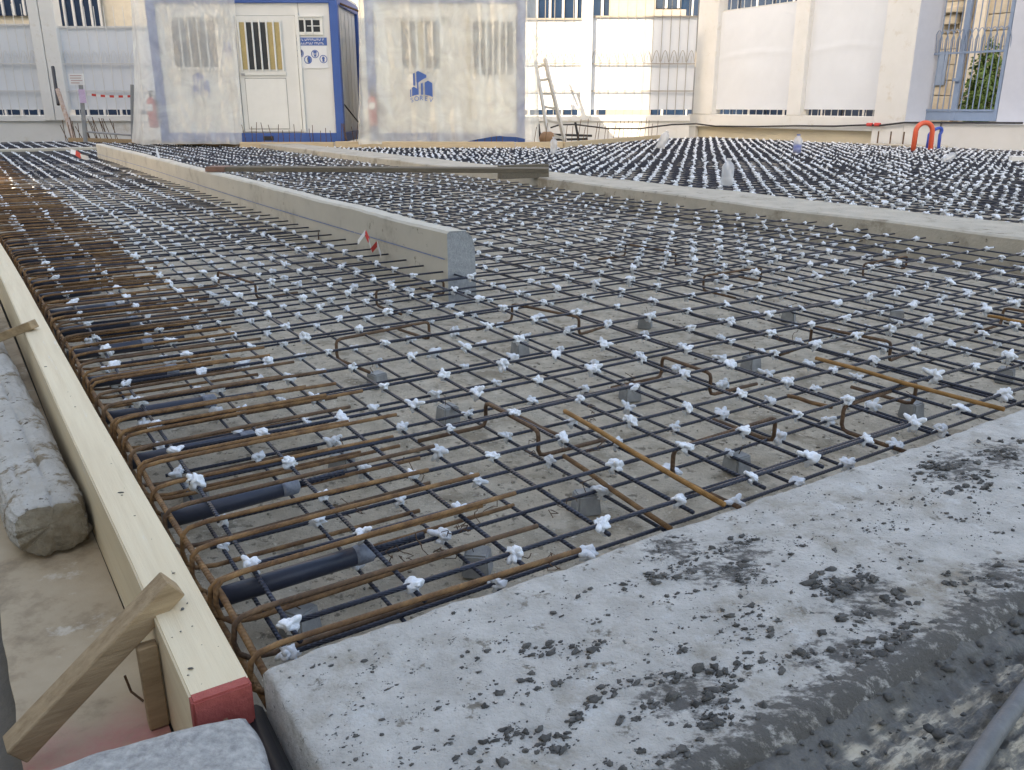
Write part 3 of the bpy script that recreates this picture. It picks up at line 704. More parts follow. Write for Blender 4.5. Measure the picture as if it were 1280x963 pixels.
loose((705, 570), (838, 662), -.065, 'dull rusty bar lying low beneath the bright orange bar', RUST)
loose((985, 495), (1040, 510), -.068, 'short rusty bar end lying low at right of centre', RUST)
loose((645, 520), (705, 548), -.012, 'short brown bar lying beside the leftmost chair bar', RUSTD)
loose((1235, 395), (1290, 405), .014, 'orange rusty bar crossing the right photo edge')
# tie wire scraps
ws = MB()
for p in [(430, 640), (545, 690), (600, 640), (585, 660), (660, 560), (520, 600), (745, 565), (740, 520), (700, 640), (985, 420), (1010, 380), (640, 700), (560, 660), (500, 700), (690, 700)]:
    for k in range(3):
        g = G(p[0] + U(-12, 12), p[1] + U(-8, 8), U(-.10, -.01)); q = [g]
        for j in range(5): q.append(q[-1] + Vector((U(-.016, .016), U(-.016, .016), U(-.008, .014))))
        ws.tube(q, .0011, 4)
ws.build('tie_wire_scraps', RUSTD, kind='stuff', label='tangled dark tie wire scraps among the bars', cat='wire')
gm_ = MB()
for k in range(2600):
    s_ = U(.05, 3.2); t_ = .02 + 3.6 * random.random() ** 1.4; rr = .0012 + .004 * random.random() ** 4
    gm_.ico(W(s_, t_, blind_z(s_, t_) + rr * .4), rr, 1, .4, (U(.7, 1.5), U(.7, 1.3), U(.5, .9)))
gm_.build('floor_grit', mat('grit', (.34, .30, .24), (.18, .16, .13), .95, 40), kind='stuff', label='fine grit and pebbles strewn over the blinding floor', cat='grit')
# ------------------------------------------------------------------ mud crumbs on the slab
def clods(name, label, spots, big):
    mb = MB()
    for (px, py, rx, ry, n, r0, r1) in spots:
        for k in range(int(n * (3.2 if n / (rx * ry) > .03 else 8))):
            a = U(0, 6.28); q = 1.25 * random.random() ** .7
            s, t = GS(px + rx * q * math.cos(a), py + ry * q * math.sin(a), .02)
            if t > slab_edge(s) - .015 or t < -.46 or s < .03: continue
            if noise.noise(Vector((s * 11, t * 30, 3))) + .6 * noise.noise(Vector((s * 30, t * 70, 8))) < -.02 + U(0, .16): continue
            r = (r0 * .7 + (r1 - r0) * random.random() ** 5) * .72; z = slab_top(s, t)
            M = Matrix.Rotation(AL + U(-.5, .5), 3, 'Z') @ Matrix.Rotation(U(-.25, .25), 3, 'X') @ Matrix.Rotation(U(-.2, .2), 3, 'Y')
            mb.ico(W(s, t, z + r * .15), r, 1 if r < .003 else 2, .5, (U(.8, 1.9), U(.6, 1.1), U(.3, .8)), M)
    return mb.build(name, MUDM, smooth=True, kind='stuff', label=label, cat='mud')
clods('mud_crumbs', 'dark mud crumbs and flakes scattered over the pale slab', MUDP, 1)
# crumbs along the slab's wet edge
mb = MB()
for k in range(1500):
    s = U(-.1, 1.9); t = -.435 - random.random() ** 1.6 * .20; r = .0015 + .008 * random.random() ** 4
    mb.ico(W(s, t, .012 - .085 * min(1, max(0, (-.455 - t) / .20)) + r * .3), r, 1, .45, (U(.9, 1.7), U(.7, 1.1), U(.4, .8)))
mb.build('edge_mud_crumbs', MUDM, smooth=True, kind='stuff', label='dark wet mud crumbs along the near edge of the slab', cat='mud')
# hose bottom right
h = [G(1320, 815, -.022), G(1280, 868, -.022), G(1245, 915, -.022), G(1212, 966, -.022), G(1180, 1030, -.022)]
MB().tube(h, .0125, 12).build('water_hose', GREYH, smooth=True, label='grey hose lying in the mud at the bottom right corner', cat='hose')
# ------------------------------------------------------------------ plank on kerb and beam
a, b_ = G(262, 211, .222), G(686, 213, .222)
pr = thing('timber_plank', 'long dark plank laid from the kerb across to the low concrete beam', 'plank', (a + b_) / 2)
d = (b_ - a).normalized()
MB().beam(a + d * .18, b_, .20, .04).build('board', PLANK, pr, bevel=.003)
MB().beam(a, a + d * .178, .202, .041).build('painted_end', mat('faded_red', (.23, .13, .10), (.18, .105, .08), .8), pr, label='faded red end of the plank')
q = G(640, 224, .07)
MB().beam(q + Vector((-.12, .0, .065)), q + Vector((.35, .25, .065)), .10, .13).build('support_block', PLANK, label='dark offcut propping the right end of the long plank', cat='offcut')
# red and white tape
def ribbon(pts, w, lab):
    root = thing('warning_tape', lab, 'tape', pts[0], 'scraps of red and white warning tape')
    pts = [Vector(p) for p in pts]
    for i in range(len(pts) - 1):
        a, b_ = pts[i], pts[i + 1]; u = Vector((.25 * math.sin(i * 1.7), .5 * math.cos(i), 1)).normalized() * w / 2
        MB().hexa([a - u, b_ - u, b_ - u + Vector((.001, .002, 0)), a - u + Vector((.001, .002, 0)), a + u, b_ + u, b_ + u + Vector((.001, .002, 0)), a + u + Vector((.001, .002, 0))]).build('red_band' if i % 2 else 'white_band', TAPER if i % 2 else TAPEW, root)
g = G(462, 322, 0)
ribbon([g + Vector(q) for q in [(-.07, .06, .07), (-.02, .02, .13), (.0, 0, .09), (.015, -.02, .04), (.05, -.04, .08), (.07, -.06, .02)]], .028, 'red and white tape scrap against the kerb face near its end')
g = G(206, 221, 0)
ribbon([g + Vector(q) for q in [(-.06, 0, .30), (-.03, 0, .16), (.0, -.02, .10), (.05, -.02, .05), (.12, -.04, .02)]], .07, 'red and white tape scrap hanging on the far part of the kerb')
g = G(100, 200, 0)
ribbon([g + Vector(q) for q in [(-.12, 0, .12), (-.05, 0, .10), (.03, -.02, .05), (.14, -.02, .02)]], .07, 'red and white tape scrap beyond the far kerb end')
# ------------------------------------------------------------------ plastic bottles
def bottle(p, hgt, lean, lab, liquid=None):
    root = thing('plastic_bottle', lab, 'bottle', p, 'plastic bottles standing on the far mat')
    ax = Vector(lean).normalized(); r = hgt * .23
    MB().lathe(p, [(r * .8, 0), (r, .02 * hgt), (r, .28 * hgt), (r * .93, .32 * hgt), (r, .36 * hgt), (r, .70 * hgt), (r * .75, .82 * hgt), (r * .36, .90 * hgt), (r * .34, .95 * hgt)], 14, ax).build('body', BOTTLE, root, smooth=True)
    MB().lathe(p + ax * .95 * hgt, [(r * .42, 0), (r * .42, .06 * hgt)], 10, ax).build('cap', TAPEW if not liquid else INK, root)
    if liquid: MB().lathe(p + ax * .02 * hgt, [(r * .9, 0), (r * .92, .45 * hgt)], 12, ax).build('liquid', liquid, root, smooth=True)
bottle(G(908, 232, .0), .26, (.03, 0, 1), 'clear plastic bottle standing just behind the low concrete beam')
bottle(G(824, 186, .0), .34, (.45, 0, 1), 'clear plastic bottle leaning near the back of the far mat')
bottle(G(996, 192, .0), .30, (0, 0, 1), 'plastic bottle holding blue liquid on the far mat', BLHOSE)
bottle(G(692, 192, .0), .26, (0, 0, 1), 'clear plastic bottle on the far mat below the ladder')
bottle(G(1178, 202, .0), .22, (.8, 0, .5), 'clear plastic bottle lying on the far mat below the gate')
# ------------------------------------------------------------------ timber edge boards behind the mats
def board(a, b_, w, h, lab, m=PALEW):
    MB().beam(a, b_, w, h).build('edge_board', m, bevel=.006, label=lab, cat='board', group='timber edge boards behind the mats')
board((-5.1, BOARDY + .12, .03), (-3.32, BOARDY + .02, .035), .06, .13, 'pale timber edge board in front of the open blue container')
board((-3.30, BOARDY + .04, .045), (.05, BOARDY + .0, .04), .06, .13, 'pale timber edge board in front of the fully wrapped container')
board((.07, BOARDY + .03, .03), (.95, BOARDY + .12, .04), .06, .13, 'short timber edge board right of the wrapped container')
board((.97, BOARDY + .15, .03), (3.55, 20.95, .02), .06, .13, 'timber edge board running back towards the fence behind the far mat')
board((-9.6, 19.3, .02), (-5.12, BOARDY + .35, .02), .06, .12, 'brown timber edge board in front of the left plastic sheeting', BATTEN)
board(G(1262, 199, .02), G(1330, 200, .02), .12, .09, 'short cream board lying on the far mat at the right photo edge', WALLW)
# starter bars behind the boards
SBAR = []
for i in range(44):
    x = -5.0 + i * .118 + U(-.03, .03) if i < 42 else U(.1, .9)
    a = Vector((x, BOARDY + .10 + U(-.02, .05), -.1)); hh = U(.28, .46)
    MB().tube([a, a + Vector((U(-.02, .02), 0, hh * .6)), a + Vector((U(-.05, .05), U(-.02, .02), hh + .1))], .006, 5).build('starter_bar', RUSTD, label='thin upright starter bar in the row before the containers', cat='starter bar', group='starter bars in front of the containers')
for i in range(20):
    k = i / 19; a = Vector((1.0 + 2.4 * k + U(-.03, .03), BOARDY + .3 + 4.2 * k, -.1)); hh = U(.3, .48)
    MB().tube([a, a + Vector((U(.0, .1), 0, hh + .12))], .006, 5).build('starter_bar', RUSTD, label='thin leaning starter bar in the row before the sunlit fence', cat='starter bar', group='starter bars in front of the fence')
for i in range(22):
    k = i / 21; a = Vector((-9.7 + 1.5 * k + U(-.03, .03), 19.35 - .75 * k, -.1)); hh = U(.3, .5)
    MB().tube([a, a + Vector((U(-.2, .02), 0, hh + .12))], .008, 5).build('starter_bar', RUSTD, label='rusty starter bar in the dense cluster at the far left', cat='starter bar', group='starter bars at the far left')
for i in range(5):
    a = W(15.45, 9.95 - .28 * i, -.1); MB().tube([a, a + Vector((0, 0, .36))], .014, 6).build('starter_bar', RUSTD, label='short starter bar in the row left of the orange hose', cat='starter bar', group='starter bars beside the orange hose')
MB().sbox(15.25, 15.62, 8.55, 10.1, -.2, .03).build('low_plinth', LOWB, bevel=.01, label='low dirty plinth under the short starter bars by the hoses', cat='plinth')
# hoses at the wall
def arch(p, w, h, r, m, lab, dirv, lean=0):
    d = Vector(dirv).normalized(); P = []
    for i in range(17):
        th = math.pi * i / 16; P.append(p + d * (-w / 2 * math.cos(th)) + Vector((0, 0, h - w / 2 + w / 2 * math.sin(th))) + d * lean * math.sin(th))
    P = [p - d * w / 2 + Vector((0, 0, -.1))] + P + [p + d * (w / 2 + .02) + Vector((0, 0, -.22))]
    MB().tube(P, r, 12).build('hose_loop', m, smooth=True, label=lab, cat='hose')
g = G(1152, 186, .02)
arch(g, .31, .44, .042, ORHOSE, 'thick orange corrugated hose arching up from the mat by the gate', (1, .1, 0))
arch(g + Vector((.36, .35, 0)), .22, .34, .028, BLHOSE, 'blue hose loop standing behind the orange hose', (1, .2, 0), .08)
# ------------------------------------------------------------------ site containers
CD = 16.75
def rect(mb, px0, px1, py0, py1, d, y0, y1, mi=0):
    a = V(px0, py1, d); c = V(px1, py0, d); return mb.box(a.x, c.x, d + y0, d + y1, a.z, c.z, mi)
def container(x0, x1, lab):
    zb, zt = .09, 2.66; c = thing('site_container', lab, 'container', ((x0 + x1) / 2, CD + 1.2, zb), 'site office containers')
    dep = 2.3
    MB().box(x0 + .06, x1 - .06, CD + .05, CD + dep, zb + .16, zt - .12).build('wall_panel', WHITEP, c)
    for x in (x0, x1 - .15):
        for y in (CD, CD + dep - .15): MB().box(x, x + .15, y, y + .15, zb, zt + .0).build('corner_post', BLUE, c, bevel=.008)
    MB().box(x0 + .152, x1 - .152, CD + .012, CD + .14, zb + .001, zb + .165).build('base_rail', BLUE, c, bevel=.006)
    MB().box(x0 + .152, x1 - .152, CD + .012, CD + .14, zt - .16, zt - .001).build('top_rail', BLUE, c, bevel=.006)
    for x in (x0, x1 - .13):
        MB().box(x + .003, x + .127, CD + .152, CD + dep - .152, zb + .002, zb + .165).build('side_base_rail', BLUE, c)
        MB().box(x + .003, x + .127, CD + .152, CD + dep - .152, zt - .16, zt - .002).build('side_top_rail', BLUE, c)
    MB().box(x0 + .02, x1 - .02, CD + .02, CD + dep - .02, zt + .003, zt + .05).build('roof', WHITEP, c)
    # ribs on the right side wall
    for k in range(5): MB().box(x1 - .058, x1 - .052, CD + .25 + .38 * k, CD + .29 + .38 * k, zb + .17, zt - .17).build('wall_rib', WHITEP, c)
    return c
def window(c, px0, px1, py0, py1, nb, pane, curtains=(), name='window', bar0=None):
    """frame set on the wall, panes recessed, white security bars in front"""
    a = V(px0, py1, CD); e = V(px1, py0, CD); x0, x1, z0, z1 = a.x, e.x, a.z, e.z; f = .05; y = CD + .05
    o = MB().box(x0 - f, x1 + f, y - .03, y - .001, z1, z1 + f).box(x0 - f, x1 + f, y - .03, y - .001, z0 - f, z0).box(x0 - f, x0, y - .03, y - .001, z0, z1).box(x1, x1 + f, y - .03, y - .001, z0, z1).build(name, WHITEF, c)
    n = nb + 1
    for k in range(n):
        xa, xb = x0 + (x1 - x0) * k / n, x0 + (x1 - x0) * (k + 1) / n
        MB().box(xa + .001, xb - .001, y - .012, y - .002, z0, z1).build('pane', CURT if k in curtains else pane, o)
        if k: MB().tube([(xa, y - .045, z0 - .03), (xa, y - .045, z1 + .03)], .016, 8).build('security_bar', WHITEF, o)
    return o
def zpx(py): return V(640, py, CD).z
XA0, XA1 = V(196, 120, CD).x, V(431, 178, CD).x
c1 = container(XA0 - .02, XA1, 'blue framed white site container with safety sign and half open plastic cover')
window(c1, 219, 267, 26, 84, 4, GLASSG)
MB().box(V(212, 0, CD).x, V(272, 0, CD).x, CD - .03, CD + .049, zpx(22.5), zpx(19.5)).build('shutter_box', WHITEF, c1)
d0, d1 = V(299, 92, CD).x, V(373, 92, CD).x
dr = MB().box(d0, d1, CD + .015, CD + .046, zpx(165), zpx(20)).build('door', WHITEP, c1, bevel=.004)
GASK = mat('grey_gasket', (.30, .30, .29), (.26, .26, .25), .7)
MB().box(d0 - .012, d1 + .012, CD + .0465, CD + .0492, zpx(165) - .01, zpx(20) + .012).build('gasket', GASK, dr)
MB().box(d1 + .06, d1 + .07, CD + .044, CD + .0492, zpx(165), 2.5).build('panel_joint', GASK, c1)
MB().box(V(285.5, 92, CD).x, V(286, 92, CD).x, CD + .044, CD + .0492, zpx(165), 2.5).build('panel_joint', GASK, c1)
for xx in (d0 - .068, d1 + .013): MB().box(xx, xx + .055, CD + .002, CD + .049, zpx(165), zpx(19) + .05).build('door_frame', WHITEF, c1)
window_px = (303, 349, 29, 87)
a = V(303, 87, CD); e = V(350, 28, CD)
for k in range(6):
    xa = a.x + (e.x - a.x) * k / 6; xb = a.x + (e.x - a.x) * (k + 1) / 6
    MB().box(xa, xb - .001, CD + .004, CD + .0145, a.z, e.z).build('pane', CURT if k in (0, 4, 5) else GLASSD, dr)
    MB().tube([(xa, CD - .02, a.z - .03), (xa, CD - .02, e.z + .03)], .017, 8).build('security_bar', WHITEF, dr)
MB().tube([(e.x, CD - .02, a.z - .03), (e.x, CD - .02, e.z + .03)], .017, 8).build('security_bar', WHITEF, dr)
MB().box(a.x - .02, e.x + .04, CD - .005, CD + .0145, a.z - .10, a.z - .045).build('mid_rail', WHITEF, dr)
MB().box(a.x + .03, e.x + .02, CD + .008, CD + .0145, zpx(161), a.z - .16).build('lower_panel', WHITEF, dr, bevel=.004)
MB().box(a.x + .02, e.x + .03, CD + .0120, CD + .0148, zpx(161) - .012, a.z - .148).build('panel_seam', GASK, dr)
MB().box(d0 + .04, d0 + .10, CD - .02, CD + .0145, zpx(95), zpx(92)).build('handle', GALV, dr)
o = window(c1, 372, 399, 25, 40, 2, GLASSD)
MB().box(V(381, 0, CD).x, V(398, 0, CD).x, CD + .030, CD + .036, zpx(33), zpx(32)).build('sash_rail', WHITEF, o)
MB().box(V(367, 0, CD).x, V(402, 0, CD).x, CD + .0, CD + .049, zpx(21.5), zpx(19.5)).build('shutter_box', WHITEF, c1)
MB().box(V(329, 172, CD).x, V(342, 172, CD).x, CD + .004, CD + .0115, zpx(175.5), zpx(170.5)).build('fork_pocket', BLACK, c1)
# safety sign
sg = MB().box(V(357.5, 70, CD).x, V(408.5, 70, CD).x, CD + .038, CD + .0485, zpx(85.5), zpx(46)).build('safety_sign', INKW, c1, label='white safety sign with blue banner and five round symbols')
y = CD + .037
bx0, bx1 = V(358.5, 52, CD).x, V(408, 52, CD).x
MB().box(bx0, bx1, y - .002, y + .0005, zpx(57), zpx(47)).build('banner', INK, sg)
random.seed(5)
for (p0, p1) in ((48.4, 51.0), (53.0, 55.6)):
    mb = MB(); x = bx0 + .03
    while x < bx1 - .05:
        w_ = U(.012, .026); z0, z1 = zpx(p1), zpx(p0)
        mb.box(x, x + w_ * .28, y - .004, y - .0025, z0, z1); mb.box(x + w_ * .32, x + w_, y - .004, y - .0025, *((z0, z0 + .012) if random.random() < .5 else (z1 - .012, z1)))
        x += w_ + (.03 if random.random() < .13 else .009)
    mb.build('lettering', INKW, sg, kind='stuff')
for i, (px, py) in enumerate([(365.2, 74.5), (374.3, 66.8), (384.5, 74.8), (393.3, 67.6), (403.8, 74.0)]):
    c0 = V(px, py, CD); r = .071; c0.y = y
    rg = MB()
    for k in range(24):
        t0, t1 = 2 * math.pi * k / 24, 2 * math.pi * (k + 1) / 24
        q = [(c0.x + rr * math.cos(t), y - .003, c0.z + rr * math.sin(t)) for rr, t in ((r, t0), (r, t1), (r * .82, t1), (r * .82, t0))]
        rg.add(q, [(3, 2, 1, 0)])
    ring = rg.build('symbol', INK, sg)
    def disc(x, z, rx, rz, m=INK, hold=ring, a0=0, a1=6.2832):
        mb = MB(); P = [(c0.x + x + rx * math.cos(a0 + (a1 - a0) * k / 14), y - .0035, c0.z + z + rz * math.sin(a0 + (a1 - a0) * k / 14)) for k in range(15)]
        mb.add(P, [list(range(15))[::-1]]); mb.build('mark', m, hold)
    if i == 0: disc(0, -.022, .038, .03); disc(0, .018, .044, .02, INK, ring, 0, 3.1416)
    if i == 1: disc(.018, .005, .034, .05); disc(.03, .02, .012, .03, INKW)
    if i == 2: disc(.018, 0, .034, .056); disc(-.01, -.01, .016, .035, INKW)
    if i == 3: disc(0, .034, .036, .02); disc(0, -.03, .024, .018); disc(0, .0, .04, .008)
    if i == 4: disc(0, .012, .026, .032); disc(0, -.03, .022, .02)
# small blue notice
sn = MB().box(V(279, 62, CD).x, V(288, 62, CD).x, CD + .040, CD + .0485, zpx(71), zpx(53)).build('notice', INKW, c1, label='small blue and white notice')
mb = MB(); xa, xb = V(279.5, 60, CD).x, V(287.5, 60, CD).x; y = CD + .038
mb.box(xa, xb, y, y + .0015, zpx(66), zpx(64)); mb.box(xa, xb, y, y + .0015, zpx(55), zpx(53.5)); mb.box(xa, xa + .02, y, y + .0015, zpx(63.8), zpx(55.2)); mb.box(xb - .02, xb, y, y + .0015, zpx(63.8), zpx(55.2))
mb.box(xa + .04, xa + .055, y, y + .0015, zpx(63), zpx(57)); mb.box(xa + .07, xa + .10, y, y + .0015, zpx(62), zpx(58)); mb.box(xa, xb, y, y + .0015, zpx(70.5), zpx(68.5)); mb.build('print', INK, sn)
XB0, XB1 = V(463, 178, CD).x, V(655, 178, CD).x
c2 = container(XB0, XB1 + .02, 'blue framed white site container fully wrapped in translucent plastic sheeting')
window(c2, 503, 549, 26, 86, 4, GLASSG, (2,))
MB().box(V(492, 0, CD).x, V(560, 0, CD).x, CD - .0, CD + .049, zpx(22), zpx(20)).build('shutter_box', WHITEF, c2)
d0, d1 = V(588, 92, CD).x, V(645, 92, CD).x
dr = MB().box(d0, d1, CD + .015, CD + .049, zpx(168), zpx(20)).build('door', WHITEP, c2, bevel=.004)
MB().box(d0 - .05, d0 - .001, CD + .002, CD + .049, zpx(168), zpx(19)).build('door_frame', mat('yellowed_frame', (.62, .56, .44), (.56, .50, .38), .6), c2)
a = V(592, 93, CD); e = V(641, 27, CD)
for k in range(6):
    xa = a.x + (e.x - a.x) * k / 6; xb = a.x + (e.x - a.x) * (k + 1) / 6
    MB().box(xa, xb - .001, CD + .004, CD + .0145, a.z, e.z).build('pane', GLASSG, dr)
    if k: MB().tube([(xa, CD - .02, a.z - .03), (xa, CD - .02, e.z + .03)], .02, 8).build('security_bar', WHITEF, dr)
MB().box(a.x - .02, e.x + .02, CD + .008, CD + .0145, zpx(164), a.z - .14).build('lower_panel', WHITEF, dr, bevel=.004)
# emblem: three blue towers over curved lettering
def emblem(parent, px, py, y, h, m=INK):
    o0 = V(px, py, CD); y = y; k = h / 48.0
    def P(pts): return [(o0.x + q[0] * k, y, o0.z - q[1] * k) for q in pts]
    em = None
    shapes = [[(-14, -20), (-10, -21), (-10, 4), (-14, 4)], [(-7, -23), (-3, -25), (14, -17), (14, -12), (4, -7), (-3, -2), (-3, 22), (-6, 22), (-6, -2), (-7, -4)], [(-17, 8), (-13, 6), (-6, 10), (-6, 22), (-12, 23), (-17, 25)],
              [(2, 0), (6, -2), (6, 22), (2, 22)], [(10, -2), (17, -6), (26, -1), (26, 27), (20, 24), (10, 22)], [(-21, 12), (-19, 11), (-19, 26), (-21, 27)]]
    base = MB().add(P(shapes[0]), [(3, 2, 1, 0)]).build('emblem', m, parent, label='blue emblem of towers over curved lettering')
    for s_ in shapes[1:]: MB().add(P(s_), [list(range(len(s_)))[::-1]]).build('tower', m, base)
    for i, ch in enumerate('SOREV'):
        cu = bpy.data.curves.new('letter', 'FONT'); cu.body = ch; cu.size = 13 * k; cu.align_x = 'CENTER'; cu.extrude = 0
        ob = bpy.data.objects.new('letter', cu); C.objects.link(ob)
        me = bpy.data.meshes.new_from_object(ob); bpy.data.objects.remove(ob); me.materials.clear(); me.materials.append(m)
        lo = bpy.data.objects.new('letter', me); C.objects.link(lo); lo.parent = base
        xx = -17 + i * 9.6; zz = 37 - 4.0 * (1 - ((i - 2) / 2) ** 2)
        lo.location = Vector((o0.x + xx * k, y, o0.z - zz * k)) - ORG[base]; lo.rotation_euler = (math.pi / 2, -(i - 2) * -.10, 0)
emblem(c1, 248, 103, CD + .046, .34)
# ------------------------------------------------------------------ plastic sheeting
def film(name, path, ztop, zbot, m, lab, nu=150, nv=70, amp=.05, seed=1, lift=None):
    L = [0]
    for i in range(1, len(path)): L.append(L[-1] + math.hypot(path[i][0] - path[i - 1][0], path[i][1] - path[i - 1][1]))
    def at(d):
        for i in range(1, len(path)):
            if d <= L[i] or i == len(path) - 1:
                k = (d - L[i - 1]) / (L[i] - L[i - 1]); a, b_ = path[i - 1], path[i]
                return [a[j] + (b_[j] - a[j]) * k for j in range(len(a))]
    def fn(u, v):
        d = u * L[-1]; q = at(d)                        # x, y, flare x, flare y at the foot
        zb = zbot + (lift(d, L[-1]) if lift else 0) + .03 * noise.noise(Vector((d * 3, seed, 1)))
        z = zb + (ztop - zb) * v; k = (1 - v) ** 1.6
        x, y = q[0] + q[2] * k, q[1] + q[3] * k
        w_ = amp * (.7 * noise.noise(Vector((d * 5.5, z * .3, seed + 8))) + noise.noise(Vector((d * 2.2 + z * .5, z * .55, seed))) * .8 + .5 * abs(noise.noise(Vector((d * 4.5 + z * 2.2, z * 1.1 - d * .8, seed + 3)))) + .14 * noise.noise(Vector((d * 19 - z * 4, z * 6, seed + 5))))
        return (x + w_ * .25, y - abs(w_) - .012, z)
    o = MB().grid(fn, nu, nv).build(name, m, smooth=True, label=lab, cat='plastic sheet', group='plastic sheets over the containers')
    return o
xe = V(302, 90, CD).x
film('plastic_sheet', [(XA0 - .75, CD + 1.6, -.15, .2), (XA0 - .45, CD + .5, -.35, .05), (XA0 - .12, CD - .16, -.12, -.16), (XA0 + .4, CD - .04, 0, -.12), (xe - .3, CD - .03, 0, -.10), (xe, CD - .02, -.09, -.05)], 2.74, .06, FILM1, 'translucent plastic sheet draped over the left half of the signed container', seed=2, amp=.045)
f2 = film('plastic_sheet', [(XB0 + .05, CD + 1.8, -.1, 0), (XB0 - .08, CD + .4, -.22, .0), (XB0 - .06, CD - .2, -.12, -.10), (XB0 + .4, CD - .04, 0, -.1), (XB1 - .35, CD - .03, 0, -.09), (XB1 + .06, CD - .03, .10, -.14), (XB1 + .24, CD + .7, .06, .0), (XB1 + .26, CD + 2.2, .05, 0)], 2.78, .06, FILM,
     'yellowish translucent plastic sheet wrapping the whole right container', 190, 80, .06, 9, lambda d, L: .0 if d < L * .45 else .16 * max(0, 1 - abs(d - L * .62) / (L * .12)))
emblem(f2, 526, 105, CD - .165, .42)
# fire extinguishers
def extinguisher(p, lab):
    r = thing('fire_extinguisher', lab, 'extinguisher', p, 'fire extinguishers')
    p = Vector(p)
    MB().lathe(p, [(.06, 0), (.085, .02), (.085, .44), (.06, .51), (.03, .54)], 16).build('cylinder', RED, r, smooth=True)
    MB().lathe(p + Vector((0, 0, .54)), [(.026, 0), (.026, .06), (.014, .08)], 10).build('valve', BLACK, r)
    MB().tube([p + Vector((.02, -.02, .58)), p + Vector((.09, -.03, .56)), p + Vector((.115, -.03, .4)), p + Vector((.10, -.03, .15))], .012, 8).build('hose', BLACK, r, smooth=True)
    MB().box(p.x - .05, p.x + .05, p.y - .089, p.y - .083, p.z + .30, p.z + .42).build('instruction_label', INKW, r)
    MB().beam(p + Vector((-.04, 0, .63)), p + Vector((.07, 0, .65)), .025, .02).build('lever', BLACK, r)
extinguisher(V(467, 158, CD - .10) , 'red fire extinguisher behind plastic at the left corner of the wrapped container')
extinguisher(V(193, 160, CD - .06), 'red fire extinguisher behind plastic at the left corner of the signed container')
# rods in the passage between the containers
MB().tube([V(433, 176, CD - .1), V(424, 120, CD + .2)], .012, 6).build('steel_rod', RUSTD, label='thin rusty rod leaning beside the signed container', cat='rod')
MB().tube([V(452, 158, CD + .6), V(428, 128, CD + .5)], .014, 6).build('steel_rod', BLACK, label='dark rod leaning in the passage between the containers', cat='rod')
MB().tube([V(418, 2, CD + .4), V(448, 14, CD + .2)], .02, 6).build('cross_rod', RUSTD, label='dark rod high up between the two containers', cat='rod')
# ------------------------------------------------------------------ boundary fence, straight-on run
FD = 22.0
def fz(py, d=FD): return V(640, py, d).z
fn_ = thing('boundary_fence', 'white boundary fence with screened metal railings behind the containers', 'fence', (-4, FD, -.2))
X = lambda px, d=FD, py=90: V(px, py, d).x
MB().box(-19, 4.35, FD - .06, FD + .25, -.25, fz(152)).build('base_wall', WALLW, fn_)
MB().box(-19, 4.35, FD - .11, FD + .3, fz(152) + .001, fz(144.2)).build('coping', WALLW, fn_, bevel=.01)
cols = [(50, 63), (64, 82), (726, 739)]
for (a, e) in cols: MB().box(X(a), X(e), FD - .14, FD + .2, fz(151), 4.3).build('column', WALLW, fn_, bevel=.012)
RAILD = mat('grey_fence_metal', (.30, .28, .25), (.24, .225, .20), .5)
def bay(root, p0, p1, ytop, hasarch=True, y0=FD, BARW=BARW):
    x0, x1 = X(p0), X(p1)
    def sheet(u, v): return (x0 + (x1 - x0) * u, y0 + .03 + .008 * noise.noise(Vector((u * 9, v * 5, p0))) , fz(137.3) + (fz(ytop) - fz(137.3)) * v + (.012 * noise.noise(Vector((u * 14, 1, p0))) if v < .01 else 0))
    MB().grid(sheet, 30, 16).build('screen_sheet', SHEETF, root, smooth=True)
    n = max(2, int((x1 - x0) / .205))
    for k in range(n + 1):
        x = x0 + (x1 - x0) * k / n
        MB().tube([(x, y0 - .03, fz(144.3)), (x, y0 - .03, fz(ytop) + .45)], .0085, 6).build('railing_bar', BARW, root)
        if k < n and hasarch:
            xm = (x1 - x0) / n; P = [(x + xm * .08 + xm * .84 * i / 8, y0 - .034, fz(80) + .30 * math.sin(math.pi * min(1, max(0, .06 + i / 8 * .9)))) for i in range(9)]
            MB().tube(P, .008, 5).build('railing_arch', BARW, root)
            MB().tube([(x + xm * .5, y0 - .034, fz(80)), (x + xm * .5, y0 - .034, fz(80) + .17)], .006, 5).build('railing_stub', BARW, root)
    for py in (80, 114): MB().box(x0, x1, y0 - .045, y0 - .022, fz(py) - .012, fz(py) + .012).build('rail', BARW, root)
    MB().box(x0, x1, y0 - .02, y0 + .0, fz(ytop) - .02, fz(ytop) + .02).build('rail', BARW, root)
bay(fn_, -60, 51, 31); bay(fn_, 81, 176, 34); bay(fn_, 176, 300, 34, False); bay(fn_, 420, 600, 24, False); bay(fn_, 600, 727, 24, BARW=RAILD); bay(fn_, 738, 868, 21, BARW=RAILD)
# ------------------------------------------------------------------ boundary wall run along the right
WS = 15.72
rw = thing('boundary_wall', 'white boundary wall with screened bays and a cable along the right', 'wall', W(WS, 12, -.2))
def tpx(px):                       # t on the wall plane seen at px
    for i in range(4000):
        t = 16 - i * .003; p = W(WS, t, 1.0)
        if PX(p)[0] >= px: return t
    return 4
def wz(px, py):                    # height on the wall plane
    p = W(WS, tpx(px), 0); return V(px, py, p.y).z
zc, zl = wz(960, 144), wz(960, 160.5)
tA, tB, tC = tpx(1095), tpx(862), tpx(1100)
zp = wz(960, 139)
MB().sbox(WS + .10, WS + .3, tC, tB, -.25, zl - .001).build('plinth', WALLY, rw)
MB().sbox(WS - .02, WS + .3, tC, tB, zl, zc).build('ledge', WALLW, rw, bevel=.008)
MB().sbox(WS + .0, WS + .098, tB - .28, tB + .1, -.25, zl - .001).build('plinth_return', WALLW, rw)
